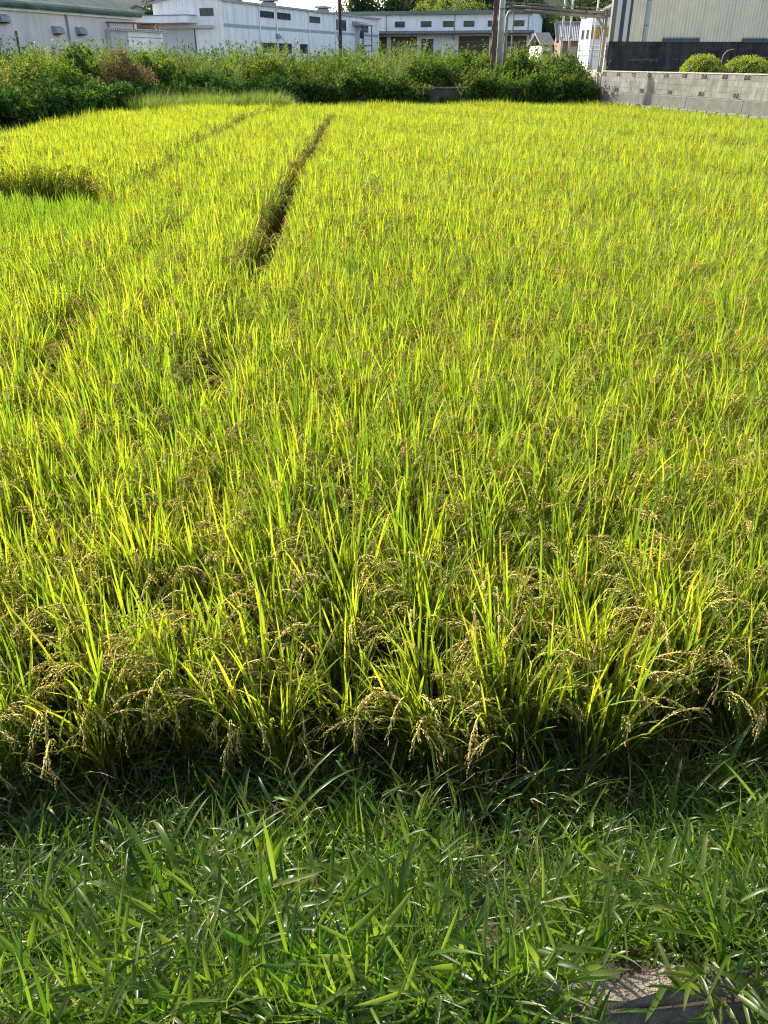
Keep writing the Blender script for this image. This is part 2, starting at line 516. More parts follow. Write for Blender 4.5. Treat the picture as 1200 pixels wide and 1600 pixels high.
def scatter(name, coll, pos, rot, scl, idx, label, cat):
    """one stuff object: the sources of coll set out on points"""
    me = bpy.data.meshes.new(name)
    me.vertices.add(len(pos))
    me.vertices.foreach_set('co', np.ascontiguousarray(pos, dtype=np.float32).ravel())
    for n, ty, key, a in (('rot', 'FLOAT_VECTOR', 'vector', rot), ('scl', 'FLOAT_VECTOR', 'vector', scl), ('idx', 'INT', 'value', idx)):
        at = me.attributes.new(n, ty, 'POINT')
        at.data.foreach_set(key, np.ascontiguousarray(a, dtype=np.int32 if ty == 'INT' else np.float32).ravel())
    o = bpy.data.objects.new(name, me)
    COL.objects.link(o)
    if coll.name not in GN:
        ng = bpy.data.node_groups.new('scatter_' + coll.name, 'GeometryNodeTree')
        ng.interface.new_socket('Geometry', in_out='INPUT', socket_type='NodeSocketGeometry')
        ng.interface.new_socket('Geometry', in_out='OUTPUT', socket_type='NodeSocketGeometry')
        nd, ln = ng.nodes, ng.links
        gi, go = nd.new('NodeGroupInput'), nd.new('NodeGroupOutput')
        ip = nd.new('GeometryNodeInstanceOnPoints')
        ci = nd.new('GeometryNodeCollectionInfo')
        ci.inputs['Collection'].default_value = coll
        ci.inputs['Separate Children'].default_value = True
        ci.inputs['Reset Children'].default_value = True
        ln.new(gi.outputs[0], ip.inputs['Points'])
        ln.new(ci.outputs[0], ip.inputs['Instance'])
        ip.inputs['Pick Instance'].default_value = True
        for an, ty, sock in (('idx', 'INT', 'Instance Index'), ('rot', 'FLOAT_VECTOR', 'Rotation'), ('scl', 'FLOAT_VECTOR', 'Scale')):
            na = nd.new('GeometryNodeInputNamedAttribute')
            na.data_type = ty
            na.inputs['Name'].default_value = an
            if sock == 'Rotation':
                er = nd.new('FunctionNodeEulerToRotation')
                ln.new(na.outputs['Attribute'], er.inputs[0])
                ln.new(er.outputs[0], ip.inputs[sock])
            else:
                ln.new(na.outputs['Attribute'], ip.inputs[sock])
        ln.new(ip.outputs[0], go.inputs[0])
        GN[coll.name] = ng
    md = o.modifiers.new('scatter', 'NODES')
    md.node_group = GN[coll.name]
    return tag(o, label, cat, None, 'stuff')


def rots(n, lean=0.06):
    return np.stack([rng.normal(0, lean, n), rng.normal(0, lean, n), rng.uniform(0, 6.283, n)], 1)


def wlean(rt, lx, ly):
    """add a lean given about the world x and y axes to Euler rows that spin about z"""
    a = rt[:, 2]
    rt[:, 0] += lx * np.cos(a) + ly * np.sin(a)
    rt[:, 1] += -lx * np.sin(a) + ly * np.cos(a)
    return rt


def uscale(s):
    return np.repeat(np.asarray(s)[:, None], 3, 1)


# ------------------------------------------------------------------ terrain
BACK = [(-40, -6), (-16.5, 12), (-11.9, 24), (-10.3, 28), (-9.7, 35.2), (-4.8, 38.8), (-2.9, 40.3), (10.2, 40.3)]


def seg_dist(x, y, a, b):
    ax, ay = a
    bx, by = b
    dx, dy = bx - ax, by - ay
    t = np.clip(((x - ax) * dx + (y - ay) * dy) / (dx * dx + dy * dy), 0, 1)
    return np.hypot(x - ax - t * dx, y - ay - t * dy)


def back_side(x, y):
    """signed distance behind the field's far edge (positive on the bank)"""
    d = np.full(np.shape(x), 1e9)
    for a, b in zip(BACK, BACK[1:]):
        d = np.minimum(d, seg_dist(x, y, a, b))
    poly = BACK + [(60, 40.3), (60, -60), (-40, -60)]
    inside = np.zeros(np.shape(x), bool)
    k = len(poly)
    for i in range(k):
        (x0, y0), (x1, y1) = poly[i], poly[(i + 1) % k]
        c = ((y0 > y) != (y1 > y))
        inside ^= c & (x < (x1 - x0) * (y - y0) / ((y1 - y0) if y1 != y0 else 1e-9) + x0)
    return np.where(inside, -d, d)


def ground_z(x, y):
    d = back_side(x, y)
    s = np.clip((d - 0.35) / 0.8, 0, 1)
    z = 1.36 * s * s * (3 - 2 * s)
    z = z + np.clip((d - 3) * 0.02, 0, 0.45)
    return np.where(d > 0, z, 0.0)


def grid_mesh(name, xs, ys, fz, m, smooth=True):
    X, Y = np.meshgrid(xs, ys)
    Z = fz(X, Y)
    v = np.stack([X, Y, Z], 2).reshape(-1, 3)
    nx, ny = len(xs), len(ys)
    i = (np.arange(ny - 1)[:, None] * nx + np.arange(nx - 1)[None]).reshape(-1, 1)
    f = np.concatenate([i, i + 1, i + nx + 1, i + nx], 1)
    me = np_mesh(name, v, f, [m], smooth=smooth)
    return link(name, me)


xs = np.unique(np.concatenate([np.linspace(-900, -40, 14), np.arange(-40, 40.1, 0.5), np.linspace(40, 900, 14)]))
ys = np.unique(np.concatenate([np.linspace(-300, -6, 8), np.arange(-6, 60.1, 0.5), np.linspace(60, 1200, 16)]))
o = grid_mesh('ground', xs, ys, lambda X, Y: ground_z(X, Y) - 0.02, M['paddy_soil'])
tag(o, kind='structure')

EDGE = lambda x: 0.85 + 0.09 * x          # where the verge breaks off at the ditch


def bumps(X, Y, s=1.0):
    return 0.022 * np.sin(X * 7.1 * s + 1.3 * np.sin(Y * 5.3)) * np.sin(Y * 9.7 * s + X * 2.1) + 0.012 * np.sin(X * 23 + Y * 17)


def verge_z(X, Y):
    t = np.clip((Y - EDGE(X)) / (2.06 - EDGE(X)), 0, 1)
    return 0.79 * (1 - t) ** 0.9 + bumps(X, Y) * np.clip(t * 8, 0, 1)


vx = np.arange(-9, 9.01, 0.06)
tv = np.linspace(0, 1, 28)
X, T = np.meshgrid(vx, tv)
Y = EDGE(X) + T * (2.16 - EDGE(X))
Z = verge_z(X, Y)
Z[-1] = -0.05
v = np.stack([X, Y, Z], 2).reshape(-1, 3)
nx = len(vx)
i = (np.arange(len(tv) - 1)[:, None] * nx + np.arange(nx - 1)[None]).reshape(-1, 1)
o = link('verge', np_mesh('verge', v, np.concatenate([i, i + 1, i + nx + 1, i + nx], 1), [M['verge_soil']], smooth=True))
tag(o, kind='structure')

# ditch between the verge and the road, the concrete lip along the verge
mb = MB()
k = 60
for a in range(k):
    x0, x1 = -9 + 18 * a / k, -9 + 18 * (a + 1) / k
    mb.quad((x0, EDGE(x0) - 0.62, 0.32), (x1, EDGE(x1) - 0.62, 0.32), (x1, EDGE(x1) + 0.02, 0.30), (x0, EDGE(x0) + 0.02, 0.30))
tag(mb.build('ditch_bed', M['mud']), kind='structure')
mb = MB()
prev = None
for a in range(181):
    x = -9 + a * 0.1
    j = lambda s: s * rng.normal(0, 1)
    e = EDGE(x) + j(.012)
    ring = [(x, e - .022, 0.58), (x, e - 0.014, 0.765 + j(.010)), (x, e + 0.02, 0.795 + j(.008)), (x, e + 0.07, 0.80 + j(.012)), (x, e + 0.11, 0.7)]
    n = len(mb.v)
    mb.v += ring
    if a:
        for q in range(4):
            mb.f.append((n - 5 + q, n + q, n + q + 1, n - 5 + q + 1))
tag(mb.build('ditch_kerb', M['lip']), kind='structure')
mb = MB()
for a in range(181):
    x = -9 + a * .1
    e = EDGE(x)
    for q, zz in enumerate((.28, .42, .56, .68)):
        mb.v.append((x, e - .012 + rng.normal(0, .006) - .05 * (.74 - zz), zz))
    if a:
        n = len(mb.v) - 4
        for q in range(3):
            mb.f.append((n - 4 + q, n + q, n + q + 1, n - 3 + q))
tag(mb.build('ditch_side', M['mud'], None, True), kind='structure')
mb = MB()
mb.quad((-60, -6, 0.80), (60, -6, 0.80), (60, EDGE(60) - 0.62 - 5, 0.8), (-60, EDGE(-9) - 0.62, 0.8))
mb = MB()
mb.prism([(-9, EDGE(-9) - 4.5), (9, EDGE(9) - 4.5), (9, EDGE(9) - 0.62), (-9, EDGE(-9) - 0.62)], 0.2, 0.80)
tag(mb.build('road', M['asphalt']), kind='structure')

# yard behind the block wall
BW_O, BW_H = (9.83, 39.727), 164.02
bu = (math.sin(R(BW_H)), math.cos(R(BW_H)))
bl = (-math.cos(R(BW_H)), math.sin(R(BW_H)))
wp = lambda s, t: (BW_O[0] + bu[0] * s + bl[0] * t, BW_O[1] + bu[1] * s + bl[1] * t)
mb = MB()
mb.prism([wp(15.5, 0.16), (40, 25), (40, 60), (10.6, 60), (10.1, 43), wp(-0.9, 0.16)], -0.5, 1.95)
tag(mb.build('yard', M['yard']), kind='structure')

# wooded hill and the mountain far off
def hill_z(X, Y):
    s = np.clip((Y - 172) / 110, 0, 1)
    q = np.clip((X + 6) / 26, 0, 1)
    return 1.5 + 30 * s * s * (3 - 2 * s) * q * (1 + 0.15 * np.sin(X * 0.06) + 0.06 * np.sin(Y * 0.11 + X * 0.2))


tag(grid_mesh('wooded_hill', np.arange(-14, 171, 5.0), np.arange(166, 340, 5.0), hill_z, M['hill']), kind='structure')


def mtn_z(X, Y):
    d = np.hypot((X + 300) / 190, (Y - 820) / 200)
    return -4 + 120 * np.exp(-d ** 2) + 7 * np.sin(X * 0.05) * np.sin(Y * 0.04 + X * 0.02) + 3 * np.sin(X * .21 + Y * .13)


tag(grid_mesh('mountain', np.arange(-800, 201, 10.0), np.arange(560, 1200, 16.0), mtn_z, M['mountain']), kind='structure')

# ------------------------------------------------------------------ block wall (stacked hollow blocks on a concrete footing)
bw = thing('block_wall', 'pale concrete block wall with patterned vent blocks along the paddy edge', 'wall', (*BW_O, 0), head_rz(BW_H))
rb = MB()
e, h2 = 0.003, 0.19
rb.v = []
rb.box(e, 0.4 - e, 0.0, 0.12, e, h2 - e)
block_me = rb.mesh('block', M['block'])
vb = MB()                                   # patterned vent block: rim, cross webs and a round boss, open behind
for x0, x1, z0, z1 in ((e, .4 - e, e, .028), (e, .4 - e, .162, h2 - e), (e, .045, .028, .162), (.355, .4 - e, .028, .162), (.19, .21, .028, .162)):
    vb.box(x0, x1, 0, 0.12, z0, z1)
for cx in (0.118, 0.282):
    vb.bar((cx - .072, .06, .03), (cx + .072, .06, .16), .1, .012)
    vb.bar((cx - .072, .06, .16), (cx + .072, .06, .03), .1, .012)
    vb.tube([(cx, 0.004, .095), (cx, .116, .095)], .022, 8)
vent_me = vb.mesh('vent_block', M['block'])
s0 = 0.68 - 3 * 0.4
for c in range(4):
    z = 1.29 + c * h2
    run = s0
    mbm = MB()
    for n in range(39):
        s = s0 + n * 0.4
        off = n - 3
        hole = (c == 3 and off % 3 == 0) or (c == 0 and off % 5 == 0)
        dy = rng.normal(0, 0.0015)
        if hole:
            mbm.box(run, s, .006, .112, z, z + h2)
            run = s + .4
        b = link('vent_block' if hole else 'block', vent_me if hole else block_me, bw, (s, (-0.004 + dy) if not hole else -0.008, z))
    mbm.box(run, s0 + 39 * .4, .006, .112, z, z + h2)
    mbm.build('mortar', M['block'], bw)
mb = MB()
mb.box(s0 - 0.02, s0 + 39 * .4 + .02, -0.02, 0.15, 2.05, 2.085)
mb.build('coping', M['coping'], bw)
for n in range(5):
    mb = MB()
    a, b = s0 - .02 + n * 3.3, s0 + n * 3.3 + 3.26
    pr = [(-.05, 0), (.2, 0), (.2, 1.284), (-.02, 1.284), (-.035, 1.26)]
    mb.prof_x(pr, a, b)
    mb.build('footing_panel', M['base_concrete'], bw)
fb = MB()
fb.prof_x([(0, 0), (.16, 0), (.16, .28), (.03, .3), (0, .26)], 0, 0.5)
fb_me = fb.mesh('footing_block', M['base_concrete'])
for n in range(26):
    link('footing_block', fb_me, bw, (s0 + .1 + n * .58, -.21 - rng.random() * .02, .62 + rng.normal(0, .012) - .004 * n))

# ------------------------------------------------------------------ cream warehouse on a dark block plinth
WH = (10.62, 43.55)
WH_H = 84.0
wh = thing('warehouse', 'cream ribbed metal warehouse rising above the block wall', 'building', (*WH, 0), head_rz(WH_H))
dk = MB()
dk.box(.004, .396, 0, .16, .003, .187)
dk_me = dk.mesh('plinth_block', M['dark_block'])
mb = MB()
mb.box(0, 15.98, .02, .3, 1.6, 3.22)
mb.build('plinth_core', M['dark_block'], wh)
for c in range(7):
    for n in range(40):
        link('plinth_block', dk_me, wh, (n * .4, rng.normal(0, .002), 1.92 + c * .19))
z0, z1 = 3.255, 9.0
pitch = 0.165
mb = MB()                                   # ribbed sheet: trapezoid profile
prof = []
x = 1.0
while x < 16:
    if not (1.62 < x < 1.78):
        prof += [(x, 0.048), (x + .03, 0.0), (x + .085, 0.0), (x + .115, 0.048)]
    x += pitch
prof = [(1.0, .048)] + prof + [(16, .048)]
for (xa, ya), (xb, yb) in zip(prof, prof[1:]):
    if xb > xa + 1e-6:
        mb.quad((xa, ya, z0), (xb, yb, z0), (xb, yb, z1), (xa, ya, z1))
mb.build('siding', M['cream_siding'], wh)
MB().box(1.63, 1.77, -.015, .03, z0, z1).build('downpipe', M['teal_trim'], wh)
for za in (3.9, 4.9, 5.9):
    MB().box(1.61, 1.79, -.022, -.016, za, za + .03).build('pipe_clip', M['dark_steel'], wh)
for a, b, mt, y in ((0.0, .2, 'khaki_steel', -.03), (.2, .44, 'cream_panel', .01), (.44, .62, 'dark_steel', -.02), (.62, .84, 'cream_panel', .01), (.84, .95, 'dark_steel', -.02)):  # khaki strip holds the shade of the corner's side face in its colour
    MB().box(a, b, y, .2, z0, z1).build('post_or_shade_strip' if 'steel' in mt else 'wall_panel', M[mt], wh)
MB().box(.95, 1.0, .0, .2, z0, z1).build('edge_flashing', M['cream_siding'], wh)
# the skewed side wall and roof body behind the siding
mb = MB()
mb.prism([(.05, .21), (15.9, .06), (15.9, 14), (5.2, 14)], 1.6, 8.9)
mb.build('body', M['cream_panel'], wh)
mb = MB()
mb.prof_x([(-.5, 9.0), (15, 11.0), (15, 11.15), (-.5, 9.15)], -.3, 16.3)
mb.build('roof', M['grey_metal'], wh)
for a, b, zt in ((2.64, 3.5, 3.40), (3.52, 4.42, 3.40), (6.6, 7.6, 3.40), (7.63, 8.6, 3.4)):
    vt = MB().box(a, b, -.06, .02, 3.225, zt).build('floor_vent', M['dark_trim'], wh)
    MB().box(a - .02, b + .02, -.10, -.062, zt - .02, zt + .03).build('vent_hood', M['grey_metal'], vt)
mb = MB()
for cx, n_ in ((1.9, 26), (4.2, 16)):
    for k in range(n_):
        x = cx - .9 + k * 1.5 / n_
        mb.tube([(x, -.012, 2.52 + rng.normal(0, .02)), (x + .05, -.02, 2.5 + rng.normal(0, .025)), (x + .09, -.01, 2.47 + rng.normal(0, .05))], .006, 4)
tag(mb.build('dried_creeper', M['twig'], wh), kind='stuff')

# azaleas behind the wall, bent dry stalk between them
def dome_bush(name, n, rx, ry, rz_, leaf, m):
    st = Strips()
    u, w = rng.uniform(0, 6.283, n), rng.random(n) ** 0.8
    ph = np.arccos(1 - w * 0.98)
    d = np.stack([np.sin(ph) * np.cos(u), np.sin(ph) * np.sin(u), np.cos(ph)], 1)
    rr = 1 - np.abs(rng.normal(0, 0.06, n)) + 0.05 * np.sin(u * 5 + 1) * np.sin(ph * 4) + .03 * np.sin(u * 11 + ph * 9) + (rng.random(n) < .03) * rng.uniform(0, .12, n)
    c = d * rr[:, None] * np.array([rx, ry, rz_])
    dirn = d + rng.normal(0, .6, (n, 3))
    dirn /= np.linalg.norm(dirn, axis=1, keepdims=True)
    st.quads(c, dirn, d + rng.normal(0, .5, (n, 3)), leaf * rng.uniform(.7, 1.3, n), leaf * .55 * rng.uniform(.7, 1.3, n), rng.random(n))
    return st.mesh(name, m, False)


def inner_dome(name, rx, ry, rz_, m):
    mb = MB()
    K, J = 14, 6
    for j in range(J + 1):
        ph = j / J * math.pi / 2
        for k in range(K):
            th = 2 * math.pi * k / K
            mb.v.append((rx * math.cos(th) * math.cos(ph), ry * math.sin(th) * math.cos(ph), rz_ * math.sin(ph)))
    for j in range(J):
        for k in range(K):
            mb.f.append((j * K + k, j * K + (k + 1) % K, (j + 1) * K + (k + 1) % K, (j + 1) * K + k))
    return mb.mesh(name, m)


for (x, y, rx, rz_, lab) in ((12.90, 36.9, .86, .74, 'clipped dome azalea with a bent dry stalk beside it, behind the block wall'),
                             (14.72, 36.9, 1.0, .68, 'wider clipped dome azalea standing further along the block wall')):
    t = thing('azalea_bush', lab, 'bush', (x, y, 1.95), 0, 'clipped azaleas behind the block wall')
    link('foliage', dome_bush('foliage', 5200, rx, rx * .9, rz_, .055, M['azalea']), t)
    link('inner_branches', inner_dome('inner_branches', rx * .78, rx * .7, rz_ * .78, M['shrub_dark']), t)
mb = MB()
mb.tube([(0, 0, 0), (.02, 0, .5), (.05, 0, .72), (.16, 0, .86), (.3, 0, .9), (.45, .02, .93)], [.018, .016, .015, .012, .01, .006], 6)
for k in range(5):
    mb.tube([(.16 + k * .06, 0, .87 + k * .01), (.2 + k * .06, .03, .84 + k * .02)], .007, 4)
o = mb.build('dry_stalk', M['twig'])
o.location = (13.78, 37.3, 1.95)
tag(o, 'bent pale dry stalk rising between the two clipped azaleas', 'plant')

# ------------------------------------------------------------------ low retaining wall at the far end of the paddy
rw = thing('retaining_wall', 'low dark weathered concrete retaining wall at the far paddy edge under the weeds', 'wall', (-3.0, 40.4, 0))
for n in range(6):
    MB().prof_x([(-.03, 0), (.3, 0), (.3, 1.36), (.02, 1.36)], n * 2.12, n * 2.12 + 2.10).build('wall_panel', M['old_concrete'], rw)
MB().box(-.05, 12.75, -.04, .36, 1.362, 1.43).build('coping', M['old_concrete'], rw)
dd = [(-9.2, 34.3), (-4.75, 38.2), (-2.95, 40.6)]
sw = thing('earth_bank_wall', 'dark earth retaining face beneath the overhanging hedge', 'wall')
mb = MB()
pts = [(-16.8, 12.2), (-12.1, 24.4), (-10.5, 28.4), (-9.9, 35.5), (-5.0, 39.1), (-3.0, 40.6)]
pts_bank = pts
for (ax, ay), (bx, by) in zip(pts, pts[1:]):
    L_ = math.hypot(bx - ax, by - ay)
    k = max(2, int(L_ / .5))
    for q in range(k):
        for j in range(3):
            def P(t, zz):
                ww = .16 * zz
                nx_, ny_ = -(by - ay) / L_, (bx - ax) / L_
                wob = .05 * math.sin(7 * (t * L_) + zz * 4)
                return (ax + (bx - ax) * t + nx_ * (ww + wob), ay + (by - ay) * t + ny_ * (ww + wob), zz)
            mb.quad(P(q / k, j * .43), P((q + 1) / k, j * .43), P((q + 1) / k, (j + 1) * .43), P(q / k, (j + 1) * .43))
mb.build('earth_face', M['mud'], sw)

# ------------------------------------------------------------------ posts, pipe rack, poles
t = thing('weathered_pole', 'rough reddish brown pole wrapped in dried creeper above the retaining wall', 'pole', (5.07, 42.5, 1.35))
mb = MB()
mb.tube([(0, 0, -.3), (.01, 0, 1.2), (-.015, 0, 2.6), (.0, 0, 5.5)], [.13, .12, .115, .11], 10)
mb.build('shaft', M['brown_pole'], t, True)
mb = MB()
for k in range(46):
    a, z = rng.uniform(0, 6.28), rng.uniform(.2, 5.2)
    pts_ = [(.13 * math.cos(a + q * .35), .13 * math.sin(a + q * .35), z + q * .14) for q in range(5)]
    mb.tube(pts_, rng.uniform(.008, .022), 5)
tag(mb.build('dried_creeper', M['rust'], t), kind='stuff')
t = thing('concrete_pole', 'smooth grey concrete pole just beside the brown creeper pole', 'pole', (5.67, 45, 1.4))
mb = MB()
mb.tube([(0, 0, 0), (0, 0, 7)], [.15, .12], 14)
mb.build('shaft', M['conc_pole'], t, True)
MB().tube([(0, 0, 3.2), (0, 0, 3.24)], .152, 14).build('steel_band', M['dark_steel'], t)

t = thing('pipe_rack', 'roofed overhead pipe rack spanning from the concrete pole to the warehouse corner', 'pipe rack', (5.9, 46, 0))
L_ = 5.25
mb = MB()
k = 40
for q in range(k):
    xa, xb = q * L_ / k, (q + 1) * L_ / k
    za, zb = 4.93 - .055 * xa, 4.93 - .055 * xb
    d = .02 if q % 2 else -.005
    mb.quad((xa, -.25, za + d), (xb, -.25, zb + d), (xb, .45, zb + d + .05), (xa, .45, za + d + .05))
    mb.quad((xa, -.25, za + d - .035), (xa, .45, za + d + .015), (xb, .45, zb + d + .015), (xb, -.25, zb + d - .035))
    mb.quad((xa, -.25, za + d - .035), (xb, -.25, zb + d - .035), (xb, -.25, zb + d), (xa, -.25, za + d))
mb.build('roof_sheet', M['dark_trim'], t)
for y_, z_, r_ in ((-.12, 4.80, .055), (.0, 4.62, .08), (.2, 4.78, .06)):
    MB().tube([(0.15 if z_ > 4.7 else .45, y_, z_), (L_ - .25, y_, z_ - .055 * L_)], r_, 10).build('pipe', M['galv'], t, True)
MB().tube([(.95, .0, 4.585), (.4, 0, 4.60), (.22, 0, 4.5), (.16, 0, 4.3), (.15, 0, 3.3), (.15, 0, 1.5)], .08, 10).build('pipe_bend', M['galv'], t, True)
for x_ in (.5, 4.95):
    MB().box(x_ - .035, x_ + .035, .1, .17, 1.4, 4.9 - .055 * x_).build('post', M['galv'], t)
MB().box(5.06, 5.2, .3, .44, 1.4, 4.7).build('post', M['galv'], t)
MB().bar((4.4, .05, 4.55), (5.02, .05, 3.85), .1, .1).build('brace', M['galv'], t)
MB().bar((4.46, .2, 4.55), (5.0, .2, 3.9), .05, .05).build('brace', M['dark_trim'], t)
for x_ in (1.35, 4.05):
    MB().bar((x_, -.18, 4.96 - .055 * x_), (x_ - .06, -.18, 4.46 - .055 * x_), .04, .04).build('hanger', M['dark_steel'], t)
MB().box(-.1, .55, -.02, .22, 3.6, 3.66).build('cross_bar', M['dark_steel'], t)

t = thing('utility_pole', 'thin dark brown pole in front of the long white factory', 'pole', (-2.93, 62, 1.4))
MB().tube([(0, 0, 0), (0, 0, 9)], [.12, .10], 10).build('shaft', M['dark_pole'], t, True)
MB().box(-.14, .14, -.15, -.1, 2.2, 2.5).build('number_plate', M['dark_trim'], t)
for x_, lab in ((15.45, 'slim pale steel pole before the tiled roof, further from the white cabin'), (16.12, 'slim pale steel pole before the tiled roof, nearer the white cabin')):
    t = thing('steel_pole', lab, 'pole', (x_, 80, 1.8), 0, 'slim pale poles by the tiled house')
    MB().tube([(0, 0, 0), (-.12, 0, 9)], [.1, .075], 8).build('shaft', M['white_paint'], t, True)
    MB().box(-.14, .14, -.16, -.1, 3.4, 3.55).build('insulator_box', M['grey_metal'], t)
    MB().tube([(-.02, -.05, 2.4), (.0, -.05, 2.46)], .13, 8).build('band', M['galv'], t)
    if x_ < 16:
        MB().box(-1.0, .85, -.05, .05, 4.75, 4.83).build('crossarm', M['galv'], t)
t = thing('lamp_pole', 'slim white pole standing before the cabin with yellow windows', 'pole', (15.87, 70, 1.8))
MB().tube([(0, 0, 0), (.11, 0, 7)], [.085, .06], 8).build('shaft', M['white_paint'], t, True)
MB().box(-.05, .12, -.1, .1, 3.52, 3.68).build('junction_box', M['white_paint'], t)
t = thing('guard_rail', 'low white pipe guard rail by the cabin and pipe rack', 'railing', (15.0, 71, 1.8), R(6))
for z_ in (1.0, 1.38, 1.66):
    MB().tube([(0, 0, z_), (3.4, 0, z_ + .02)], .045, 8).build('rail', M['white_paint'], t, True)
for x_ in (.1, 1.15, 2.2, 3.3):
    MB().box(x_ - .05, x_ + .05, -.05, .05, 0, 1.75).build('post', M['white_paint'], t)


# ------------------------------------------------------------------ buildings
def window(parent, a, b, z0, z1, n, frame='frame_dark', y=0.0, fw=.06, style=None):
    mb = MB()
    yo, yi = y - .05, y + .01
    mb.box(a, b, yo, yi, z0, z0 + fw).box(a, b, yo, yi, z1 - fw, z1)
    for k in range(n + 1):
        c = a + (b - a - fw) * k / n
        mb.box(c, c + fw, yo + .004, yi, z0 + fw, z1 - fw)
    w = mb.build('window', M[frame], parent)
    for k in range(n):
        c0 = a + (b - a - fw) * k / n + fw
        c1 = a + (b - a - fw) * (k + 1) / n
        MB().box(c0, c1, y - .03, y - .012, z0 + fw, z1 - fw).build('pane', M['glass'], w)
    if style == 'cross':
        c = (a + b) / 2
        MB().bar((c + .05, y - .06, z0 + .1), (b - .08, y - .06, z1 - .1), .02, .03).build('brace_bar', M['frame_alu'], w)
    return w


# long white factory
BO = (-18.04, 105.0)
bt = thing('long_factory', 'long white weathered factory with a pale green band and dark strip windows', 'building', (*BO, 0), head_rz(20.25))
L_ = 49.8
mb = MB()
mb.box(.03, L_ - .03, .05, 8.9, 1.0, 8.25)
mb.build('body', M['white_wall'], bt)
cuts = [0, 8.4, 12.93, 17.9, 22.5, 31.6, 37.2, L_]
for a, b in zip(cuts, cuts[1:]):
    MB().box(a + .012, b - .012, 0, .05, 1.0, 5.78).build('wall_panel', M['white_wall'], bt)
    MB().box(a + .012, b - .012, 0, .05, 6.14, 8.22).build('wall_panel', M['white_wall'], bt)
    MB().box(a + .006, b - .006, -.012, .05, 5.785, 6.135).build('green_band', M['band_green'], bt)
for s in (8.4, 12.93, 22.5, 31.6, 49.3):
    dp = MB().tube([(s, -.1, 1.4), (s, -.1, 8.1)], .07, 8).build('downpipe', M['white_clean'], bt, True)
    MB().box(s - .1, s + .1, -.2, -.01, 8.05, 8.28).build('hopper', M['white_clean'], dp)
ec = MB().box(-.3, L_ + .2, -.28, -.02, 8.24, 8.46).build('gutter', M['frame_alu'], bt)
for a, b, z0_, z1_, n_ in ((8.6, 12.4, 7.05, 7.75, 4), (13.2, 17.1, 7.02, 7.76, 4), (22.7, 26.4, 6.99, 7.72, 4), (32.05, 35.7, 6.34, 7.68, 4), (41.8, 44.8, 6.34, 7.62, 4)):
    window(bt, a, b, z0_, z1_, n_)
for a, b in ((8.6, 12.7), (13.3, 17.0), (19.6, 22.0)):
    window(bt, a, b, 3.3, 4.42, 4)
MB().prof_x([(-.02, 5.5), (-.35, 5.2), (-.35, 4.9), (-.02, 4.9)], 12.6, 13.5).build('pipe_box', M['grey_metal'], bt)
ac = MB().box(32.2, 33.2, -.45, -.01, 5.45, 6.2).build('air_conditioner', M['door_grey'], bt)
MB().tube([(32.7, -.47, 5.82), (32.7, -.455, 5.82)], .3, 14).build('fan_grille', M['dark_trim'], ac)
# porch: side door with hood and outside steps
MB().prof_x([(0, 7.7), (-1.6, 7.3), (-1.6, 7.12), (0, 7.12)], 38.2, 43.0).build('porch_hood', M['grey_metal'], bt)
dr = MB().box(39.2, 41.0, -.06, -.005, 4.6, 7.0).build('door', M['door_grey'], bt)
MB().box(40.75, 40.85, -.1, -.062, 5.6, 5.75).build('handle', M['frame_dark'], dr)
MB().box(38.9, 39.1, -1.5, -1.35, 3.6, 7.15).build('porch_post', M['dark_trim'], bt)
MB().box(42.6, 42.8, -1.5, -1.35, 3.6, 7.15).build('porch_post', M['grey_metal'], bt)
window(bt, 41.3, 42.9, 5.5, 6.6, 2, y=-.02)
for k in range(5):
    MB().box(37.6 + k * .5, 38.1 + k * .5, -1.5, -.3, 3.5 + k * .2, 3.56 + k * .2).build('step', M['dark_trim'], bt)
MB().box(40.1, 43.0, -1.5, -.05, 4.45, 4.56).build('landing', M['dark_trim'], bt)
for y_ in (-1.48,):
    MB().tube([(37.6, y_, 4.5), (40.1, y_, 5.4), (43, y_, 5.4)], .04, 6).build('handrail', M['grey_metal'], bt)
# roof: low gable, ridge vents
ew = 9.2
mb = MB()
mb.v = [(-.3, -.3, 8.4), (L_ + .2, -.3, 8.4), (L_ + .2, ew / 2, 9.0), (-.3, ew / 2, 9.0), (-.3, ew + .3, 8.3), (L_ + .2, ew + .3, 8.3)]
mb.f = [(0, 1, 2, 3), (3, 2, 5, 4)]
mb.build('roof', M['grey_metal'], bt)
for s in (13.8, 30.5):
    rv = MB().box(s - .9, s + .9, .7, 1.9, 8.4, 8.85).build('roof_vent', M['grey_metal'], bt)
    MB().box(s - 1.1, s + 1.1, .5, 2.1, 8.95, 9.2).build('vent_cap', M['grey_metal'], rv)
    MB().box(s - .7, s + .7, .85, 1.75, 8.85, 8.95).build('vent_throat', M['dark_trim'], rv)
# gable end toward the paddy: x = 0 face, built along +y (local)
def endbox(p, name, m, a, b, z0_, z1_, d0, d1):
    """box on the end face: a..b along the end wall, sticking out d0..d1"""
    return MB().box(-d1, -d0, a, b, z0_, z1_).build(name, M[m], p)


